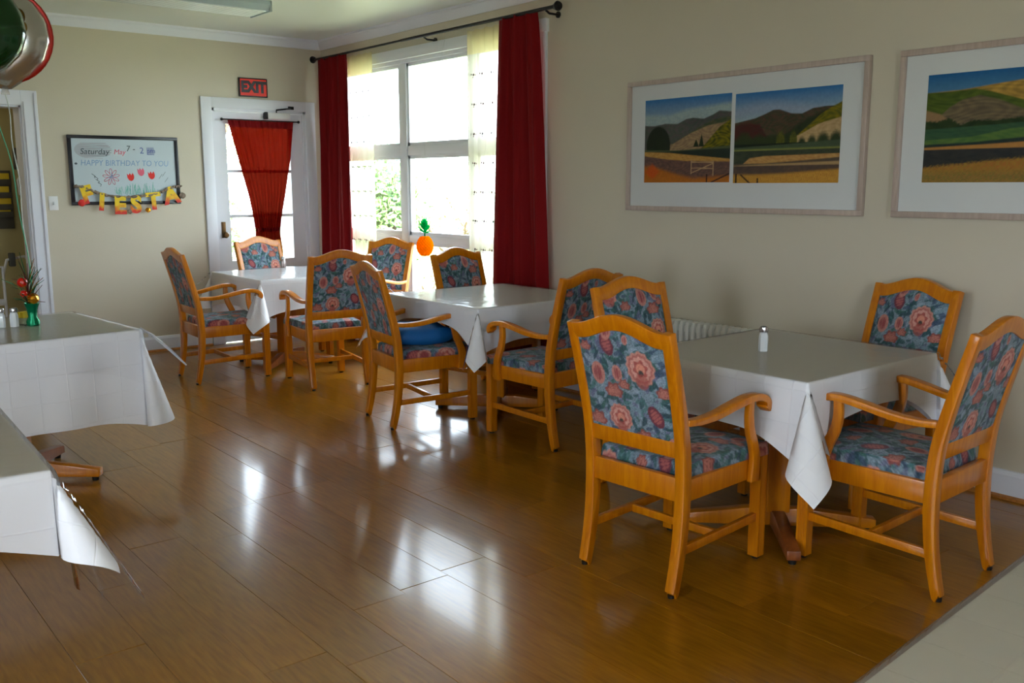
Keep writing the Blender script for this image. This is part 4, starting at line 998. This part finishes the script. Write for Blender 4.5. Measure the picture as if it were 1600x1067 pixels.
        put((ridge(u, [(0, .84), (.15, .85), (.28, .88), (.5, .92), (.8, .9), (1, .86)])-v)/.01, (196, 152, 66), (140, 112, 50))
        put((ridge(u, [(0, .84), (.1, .84), (.2, .85), (.26, .82), (.4, .72), (.6, .66), (1, .7)])-v)/.01, (64, 82, 26), (88, 104, 32))
        put((ridge(u, [(0, .5), (.1, .7), (.15, .76), (.22, .79), (.3, .74), (.42, .62), (.5, .55), (1, .4)])-v)/.012, (92, 80, 62), (124, 106, 76))
        put((ridge(u, [(0, .68), (.06, .64), (.13, .54), (.16, .48), (1, 0)])-v)/.01, (148, 116, 80))
        put(((ridge(u, [(0, .58), (.05, .57), (.1, .6), (.15, .53), (.2, .57), (.3, .56), (.4, .58), (.6, .62), (1, .6)])-v)+.02*(nf-.5))/.01, (32, 48, 22), (46, 62, 28))
        put((ridge(u, [(0, .50), (.3, .52), (.6, .55), (1, .54)])-v)/.008, (44, 78, 56), (58, 92, 58))
        put((ridge(u, [(0, .40), (.2, .42), (.35, .48), (.6, .5), (1, .5)])-v)/.01, (96, 122, 54), (70, 104, 52))
        put((ridge(u, [(0, .36), (.2, .37), (.4, .4), (.6, .45), (1, .46)])-v)/.01, (36, 52, 48))
        put((ridge(u, [(0, .33), (.3, .35), (.6, .38), (1, .38)])-v)/.008, (176, 124, 62)); put((.31-v)/.008, (42, 46, 46), (58, 56, 52))
        put((ridge(u, [(0, .14), (.3, .2), (.6, .24), (1, .22)])-v+.03*nf)/.03, (172, 100, 46), (150, 124, 44), nf)
        put((.1-np.abs(v-.05)-.05*nf)/.05*.8, (116, 112, 46), (160, 110, 60), nf)
    return C
def picture(label, ya, yb, z0, z1, arts, seed):
    """ya > yb : left and right edge as seen; hangs on the window wall"""
    e = empty('framed_picture', (XW, (ya+yb)/2, z0), label=label, cat='picture', group='framed landscape pictures'); iv = Matrix.Translation((-XW, -(ya+yb)/2, -z0))
    w_ = 0.03; f = B()
    for q in ((yb, ya, z0, z0+w_), (yb, ya, z1-w_, z1), (yb, yb+w_, z0+w_, z1-w_), (ya-w_, ya, z0+w_, z1-w_)): box(f, XW-0.032, XW-0.001, *q, bev=0.003)
    part('frame', f, M['frame'], e, iv)
    f = B(); box(f, XW-0.014, XW-0.006, yb+w_, ya-w_, z0+w_, z1-w_); part('mat_board', f, M['matboard'], e, iv, smooth=0)
    for (a, b, c, d_, which) in arts:
        nu, nv = 170, 120; us_ = lsp(0, 1, nu); vs_ = lsp(0, 1, nv)
        V, F = gridmesh(lambda u, v: (XW-0.0155, a+(b-a)*u, c+(d_-c)*v), us_, vs_)
        o = part('pastel_panel', (V, F), M['paint'], e, iv, smooth=0)
        U, Vv_ = np.meshgrid(np.linspace(0, 1, nu), np.linspace(0, 1, nv)); U = U.ravel(); Vv_ = Vv_.ravel()
        setcol(o.data, paint_scene(U*(1.0), Vv_, which))
    f = B(); box(f, XW-0.0225, XW-0.0205, yb+w_-.002, ya-w_+.002, z0+w_-.002, z1-w_+.002); part('glass', f, M['glass'], e, iv, smooth=0)
picture('wide framed landscape in two panels split by a white strip, left picture on the wall', 4.36, 2.662, 1.322, 2.137, [(4.212, 3.532, 1.50, 2.014, 0), (3.505, 2.815, 1.495, 2.004, 1)], 0)
picture('wide framed landscape of green and golden hills, cut by the right photo edge', 2.50, 0.80, 1.322, 2.137, [(2.355, 1.2, 1.495, 2.008, 2)], 1)

# ------------------------------------------------------------------ radiator
ra = empty('radiator', (XW-0.09, 3.7, 0), label='low white sectional radiator against the wall under the left picture', cat='radiator'); iv = Matrix.Translation((-(XW-0.09), -3.7, 0))
fb0 = None
ys = [3.12+i*0.046 for i in range(27)]
for i, yy in enumerate(ys):
    if fb0 is None:
        bm = B(); prism(bm, [(-0.05, 0.1), (0.05, 0.1), (0.055, 0.13), (0.055, 0.62), (0.045, 0.655), (-0.045, 0.655), (-0.055, 0.62), (-0.055, 0.13)], 'y', -0.013, 0.013, bev=0.005)
        o = obj('radiator_section', bm, M['radiator'], ra); fb0 = o
    else: o = inst(fb0, ra)
    o.location = (0, yy-3.7, 0)
bm = B(); box(bm, -0.035, 0.035, 3.1-3.7, 4.34-3.7, 0.59, 0.63, bev=0.006); box(bm, -0.035, 0.035, 3.1-3.7, 4.34-3.7, 0.13, 0.17, bev=0.006); obj('header_pipe', bm, M['radiator'], ra)
for yy in (3.12, 4.316):
    bm = B(); box(bm, -0.03, 0.03, yy-3.7-0.012, yy-3.7+0.012, 0, 0.11); obj('foot', bm, M['radiator'], ra, smooth=0)

# ------------------------------------------------------------------ ceiling light
cl = empty('ceiling_light', (2.66, 7.1, ZC), label='long fluorescent ceiling light with ribbed cover, switched off', cat='ceiling light')
hx_, hy_ = 0.63, 0.185
bm = B(); prism(bm, [(-hy_, -0.0), (hy_, 0.0), (hy_, -0.03), (hy_-0.02, -0.07), (-hy_+0.02, -0.07), (-hy_, -0.03)], 'x', -hx_, hx_); obj('housing', bm, M['fix'], cl, smooth=0)
bm = B()
for i in range(9):
    y_ = -0.14+i*0.035; box(bm, -hx_+0.03, hx_-0.03, y_-0.015, y_+0.015, -0.078, -0.069, bev=0.003)
obj('ribbed_lens', bm, M['lens'], cl)
for s in (-1, 1):
    bm = B(); box(bm, s*hx_-0.008, s*hx_+0.008, -hy_, hy_, -0.078, 0, bev=0.002); obj('end_cap', bm, M['fix'], cl)

# ------------------------------------------------------------------ exit sign
M['signred'] = mat('sign_red', srgb(236, 40, 12), 0.4); 
es = empty('exit_sign', (3.838, YB, 2.39), label='red sign with black EXIT lettering above the glazed door', cat='sign')
bm = B(); box(bm, -0.14, 0.14, -0.022, -0.001, -0.086, 0.086, bev=0.003); obj('sign_frame', bm, M['black'], es)
bm = B(); box(bm, -0.129, 0.129, -0.0235, -0.021, -0.075, 0.075); obj('sign_face', bm, M['signred'], es, smooth=0)
me = text_mesh('EXIT', 0.135, 0.0008, 0.008); me.materials.append(M['black'])
o = bpy.data.objects.new('lettering', me); col.objects.link(o); o.parent = es; o.rotation_euler = (PI/2, 0, 0); o.location = (0, -0.0245, 0.0); o.scale = (0.88, 1, 1)
# ------------------------------------------------------------------ light switch
sw = empty('light_switch', (2.03, YB, 1.345), label='white light switch plate on the wall between doorway and whiteboard', cat='switch')
bm = B(); box(bm, -0.036, 0.036, -0.007, -0.0005, -0.058, 0.058, bev=0.003); obj('plate', bm, M['white_plastic'], sw)
bm = B(); box(bm, -0.006, 0.006, -0.016, -0.006, -0.012, 0.012, bev=0.002); obj('toggle', bm, M['steel'], sw)

# ------------------------------------------------------------------ whiteboard
wb = empty('whiteboard', (2.632, YB, 1.618), label='black-framed whiteboard with drawn flowers and marker writing', cat='whiteboard')
bw, bh = 0.462, 0.292
bm = B()
for q in ((-bw, bw, -bh, -bh+0.028), (-bw, bw, bh-0.028, bh), (-bw, -bw+0.03, -bh+.028, bh-.028), (bw-0.03, bw, -bh+.028, bh-.028)): box(bm, q[0], q[1], -0.022, -0.001, q[2], q[3], bev=0.003)
obj('frame', bm, M['black'], wb)
bm = B(); box(bm, -bw+0.028, bw-0.028, -0.012, -0.002, -bh+0.026, bh-0.026); obj('panel', bm, M['board'], wb, smooth=0)
def ink(name, c): return mat(name, c, 0.6)
INK = {'red': ink('red_ink', srgb(220, 36, 24)), 'pink': ink('pink_ink', srgb(216, 96, 120)), 'blue': ink('faint_blue_ink', srgb(132, 164, 200)), 'dkblue': ink('blue_ink', srgb(84, 96, 160)), 'green': ink('green_ink', srgb(84, 180, 156)), 'black': ink('black_ink', srgb(70, 80, 86)), 'grey': ink('smudged_ink', srgb(148, 154, 160)), 'smr': ink('smudged_pink_ink', srgb(176, 156, 168))}
class Strokes:
    def __init__(s): s.V = []; s.F = []
    def line(s, pts, w=0.003, y=-0.0128):
        for (a, b), (c, d) in zip(pts, pts[1:]):
            dx, dz = c-a, d-b; L = math.hypot(dx, dz) or 1e-6; nx_, nz_ = -dz/L*w/2, dx/L*w/2; ex, ez = dx/L*w/3, dz/L*w/3; k = len(s.V)
            s.V += [(a+nx_-ex, y, b+nz_-ez), (a-nx_-ex, y, b-nz_-ez), (c-nx_+ex, y, d-nz_+ez), (c+nx_+ex, y, d+nz_+ez)]; s.F.append((k, k+1, k+2, k+3))
    def poly(s, pts, y=-0.0128):
        k = len(s.V); s.V += [(p[0], y, p[1]) for p in pts]; s.F.append(tuple(range(k, k+len(pts))))
    def done(s, m, name='marker_drawing'): return obj(name, (s.V, s.F), m, wb, smooth=0)
s = Strokes()      # eight-petal flower
for k in range(9):
    a = 2*PI*k/9+.2; c0 = (-0.127, -0.055); pts = []
    for t in lsp(0, 1, 12):
        rr = 0.055*math.sin(PI*t)**0.7*1.05 if False else 0.058*math.sin(PI*t); aa = a+(t-0.5)*0.75
        pts.append((c0[0]+(0.012+rr)*math.cos(aa), c0[1]+(0.012+rr)*math.sin(aa)))
    s.line(pts, 0.004)
s.done(INK['pink'])
s = Strokes()
for q in range(5): s.line([(-0.15+q*0.008, -0.06+q*0.003), (-0.105-q*0.004, -0.066+q*0.012)], 0.003, -0.0132)
s.done(INK['dkblue'])
s = Strokes(); sp = Strokes()
for (cx, cz, ik) in ((0.035, -0.055, 'red'), (0.125, -0.012, 'pink'), (0.215, -0.04, 'red')):
    S_ = Strokes()
    pts = [(cx-0.03, cz+0.03), (cx-0.016, cz+0.014), (cx-0.006, cz+0.034), (cx+0.008, cz+0.014), (cx+0.018, cz+0.036), (cx+0.03, cz+0.012), (cx+0.03, cz-0.01), (cx+0.02, cz-0.028), (cx+0.004, cz-0.036), (cx-0.014, cz-0.028), (cx-0.026, cz-0.008)]
    S_.poly(pts); S_.done(INK[ik], 'drawn_tulip')
s = Strokes(); r = random.Random(2)
for i in range(46):
    xx = -0.1+0.36*i/45+r.uniform(-.008, .008); zz = -0.215+r.uniform(0, .02); L = r.uniform(.04, .1) if 10 < i < 42 else r.uniform(.03, .07); s.line([(xx, zz), (xx+r.uniform(-.014, .014), zz+L)], 0.0032)
s.done(INK['green'])
s = Strokes()
for a in ((-0.285, -0.03), (-0.265, -0.05), (-0.255, -0.075), (-0.24, -0.1)): s.line([a, (a[0]+0.028, a[1]-0.02), (a[0]+0.02, a[1]-0.035)], 0.004)
for a in ((0.28, -0.07), (0.31, -0.05), (0.33, -0.1)): s.line([a, (a[0]+0.03, a[1]+0.04)], 0.003)
s.poly([(-0.405+0.012*math.cos(t), 0.055+0.009*math.sin(t)) for t in lsp(0, 5.6, 9)])
tag(s.done(INK['black']), kind='stuff')
s = Strokes(); s2 = Strokes()
for i in range(26):
    zz = 0.165+0.075*(i/25-.5)*1.6; w2 = 0.15*math.sqrt(max(0.05, 1-((zz-0.17)/0.075)**2)); (s if i % 3 else s2).line([(-0.26-w2, zz), (-0.26+w2, zz+r.uniform(-.008, .008))], 0.0028)
s.done(INK['grey'], 'smudge'); s2.done(INK['smr'], 'smudge')
for txt, size, x_, z_, m_, shr in (('Saturday', 0.068, -0.25, 0.155, 'black', 0.2), ('May', 0.06, -0.045, 0.155, 'pink', 0.2), ('7 -', 0.07, 0.05, 0.185, 'black', 0.1), ('2', 0.075, 0.145, 0.17, 'dkblue', 0), ('pm', 0.06, 0.225, 0.17, 'dkblue', 0), ('HAPPY BIRTHDAY TO YOU', 0.062, -0.0, 0.06, 'blue', 0.1)):
    me = text_mesh(txt, size, 0.0, 0.0, shr); me.materials.append(INK[m_]); o = bpy.data.objects.new('marker_writing', me); col.objects.link(o); o.parent = wb; o.rotation_euler = (PI/2, 0, 0); o.location = (x_, -0.0136, z_)
    if size == 0.062: o.scale = (0.98, 1.1, 1)
s = Strokes()
for i in range(7): s.line([(0.19+i*0.009, 0.20), (0.196+i*0.009, 0.135)], 0.003)
for i in range(5): s.line([(0.19, 0.14+i*0.013), (0.25, 0.143+i*0.013)], 0.003)
s.done(INK['dkblue'], 'scribble')
# ------------------------------------------------------------------ FIESTA garland
ga = empty('fiesta_garland', (2.66, YB-0.03, 1.36), label='paper garland of yellow and red letters reading FIESTA below the whiteboard', cat='garland')
gm = bpy.data.materials.new('yellow_red_card'); gm.use_nodes = True; nt = gm.node_tree; tc = nt.nodes.new('ShaderNodeTexCoord'); sp_ = nt.nodes.new('ShaderNodeSeparateXYZ'); nt.links.new(tc.outputs['Object'], sp_.inputs[0])
nn = nt.nodes.new('ShaderNodeTexNoise'); nn.inputs['Scale'].default_value = 18; nt.links.new(tc.outputs['Object'], nn.inputs[0])
ad = nt.nodes.new('ShaderNodeMath'); ad.operation = 'MULTIPLY_ADD'; nt.links.new(nn.outputs['Fac'], ad.inputs[0]); ad.inputs[1].default_value = 0.14; nt.links.new(sp_.outputs['Y'], ad.inputs[2])
cr = nt.nodes.new('ShaderNodeValToRGB'); cr.color_ramp.elements[0].position = 0.02; cr.color_ramp.elements[0].color = srgb(206, 36, 16); cr.color_ramp.elements[1].position = 0.085; cr.color_ramp.elements[1].color = srgb(232, 196, 20)
nt.links.new(ad.outputs[0], cr.inputs[0]); nt.links.new(cr.outputs[0], nt.nodes['Principled BSDF'].inputs['Base Color'])
M['cordg'] = mat('brown_grey_tissue', srgb(128, 112, 96), 0.8, var=0.4, vscale=40)
LT = [('F', 2.292, 1.408, 0.25), ('I', 2.405, 1.345, -0.12), ('E', 2.555, 1.312, -0.03), ('S', 2.69, 1.318, -0.05), ('T', 2.845, 1.345, 0.06), ('A', 3.005, 1.395, 0.18)]
for ch_, x_, z_, a_ in LT:
    me = text_mesh(ch_, 0.195, 0.002, 0.010); me.materials.append(gm); o = bpy.data.objects.new('letter', me); col.objects.link(o); o.parent = ga
    o.rotation_euler = (PI/2, -a_, 0); o.location = (x_-2.66, -0.008, z_-1.36); o['label'] = 'letter %s, yellow at the top and red below' % ch_
bm = B(); r = random.Random(4); path = smoothpath([(2.19, 1.485), (2.27, 1.475), (2.36, 1.435), (2.47, 1.405), (2.60, 1.39), (2.74, 1.395), (2.88, 1.42), (2.96, 1.45), (3.05, 1.478), (3.10, 1.48)], 8)
tube(bm, [(p[0]-2.66, 0.0+r.uniform(-.004, .004), p[1]-1.36+r.uniform(-.004, .004)) for p in path], [0.008+r.uniform(0, .007) for _ in path], n=7)
obj('cord', bm, M['cordg'], ga)
for (x_, z_, rr, mm) in ((2.245, 1.345, 0.03, INK['red']), (3.105, 1.40, 0.028, M['cordg']), (2.635, 1.265, 0.02, M['cordg']), (2.79, 1.275, 0.022, M['gold'])):
    bm = B(); bmesh.ops.create_icosphere(bm, subdivisions=2, radius=rr, matrix=Matrix.Translation((x_-2.66, -0.006, z_-1.36)) @ Matrix.Diagonal((1, 0.35, 1, 1)))
    for v in bm.verts: v.co.x += r.uniform(-.004, .004); v.co.z += r.uniform(-.004, .004)
    obj('paper_rosette', bm, mm, ga, smooth=0)

# ------------------------------------------------------------------ hallway things seen through the left doorway
M['greyfab'] = mat('grey_organizer_fabric', srgb(78, 76, 66), 0.8); M['teal'] = mat('teal_band', srgb(90, 150, 150), 0.6)
po = empty('wall_pocket_organizer', (1.91, HY, 1.36), label='grey hanging wall organizer with yellow papers in the hallway', cat='organizer')
bm = B(); box(bm, -0.1, 0.085, -0.02, -0.001, -0.27, 0.27, bev=0.004); obj('backing', bm, M['greyfab'], po)
for i, zz in enumerate((0.2, 0.08, -0.03, -0.1)):
    bm = B(); box(bm, -0.09, 0.07-0.01*(i % 2), -0.03, -0.018, zz-0.035, zz+0.045, bev=0.002); obj('yellow_papers', bm, M['yellow'], po)
    bm = B(); box(bm, -0.098, 0.083, -0.042, -0.02, zz-0.065, zz-0.01, bev=0.004); obj('pocket', bm, M['greyfab'], po)
bm = B(); box(bm, -0.101, 0.086, -0.024, -0.019, -0.155, -0.14); obj('band', bm, M['teal'], po, smooth=0)
ph_ = empty('wall_telephone', (2.08, HY, 1.74), label='dark grey wall telephone with pale handset cord in the hallway', cat='telephone')
bm = B(); box(bm, -0.05, 0.05, -0.05, -0.001, -0.1, 0.1, bev=0.01); obj('body', bm, M['greyfab'], ph_)
bm = B(); box(bm, -0.022, 0.022, -0.085, -0.05, -0.09, 0.09, bev=0.01); obj('handset', bm, M['black'], ph_)
bm = B(); tube(bm, [(0.03, -0.03, -0.1), (-0.03, -0.035, -0.2), (-0.02, -0.03, -0.33), (0.03, -0.03, -0.38), (0.045, -0.03, -0.3), (0.04, -0.03, -0.1)], 0.01, n=6); obj('cord', bm, M['white_plastic'], ph_)
nt_ = empty('paper_notice', (2.20, HY, 1.12), label='narrow yellow paper notice on the hallway wall', cat='notice')
bm = B(); box(bm, -0.05, 0.05, -0.004, -0.001, -0.14, 0.1); obj('sheet', bm, M['yellow'], nt_, smooth=0)
bm = B(); box(bm, -0.03, 0.05, -0.02, -0.001, -0.2, -0.16, bev=0.003); obj('clip', bm, M['iron'], nt_)
wr_ = empty('white_rail', (1.5, 9.15, 0), label='white tubular rail standing in the hallway behind the doorway', cat='rail')
bm = B(); tube(bm, [(-0.35, 0, 0), (-0.35, 0, 0.79), (0.22, 0, 0.79), (0.22, 0, 0)], 0.014, n=8); obj('outer_tube', bm, M['white_plastic'], wr_)
bm = B(); tube(bm, [(-0.35, 0, 0.48), (0.22, 0, 0.48)], 0.03, n=8); obj('lower_bar', bm, M['white_plastic'], wr_)
bm = B(); tube(bm, [(0.22, 0, 0.72), (0.28, 0.12, 0.84), (0.44, 0.2, 0.86), (0.5, 0.2, 0.8), (0.5, 0.2, 0)], 0.012, n=8); obj('bent_tube', bm, M['white_plastic'], wr_)
bm = B(); box(bm, 0.3, 0.35, 0.1, 0.16, 0.78, 0.9, bev=0.008); obj('grip', bm, M['greyfab'], wr_)
print('objects', len(bpy.data.objects), 'planks', k)
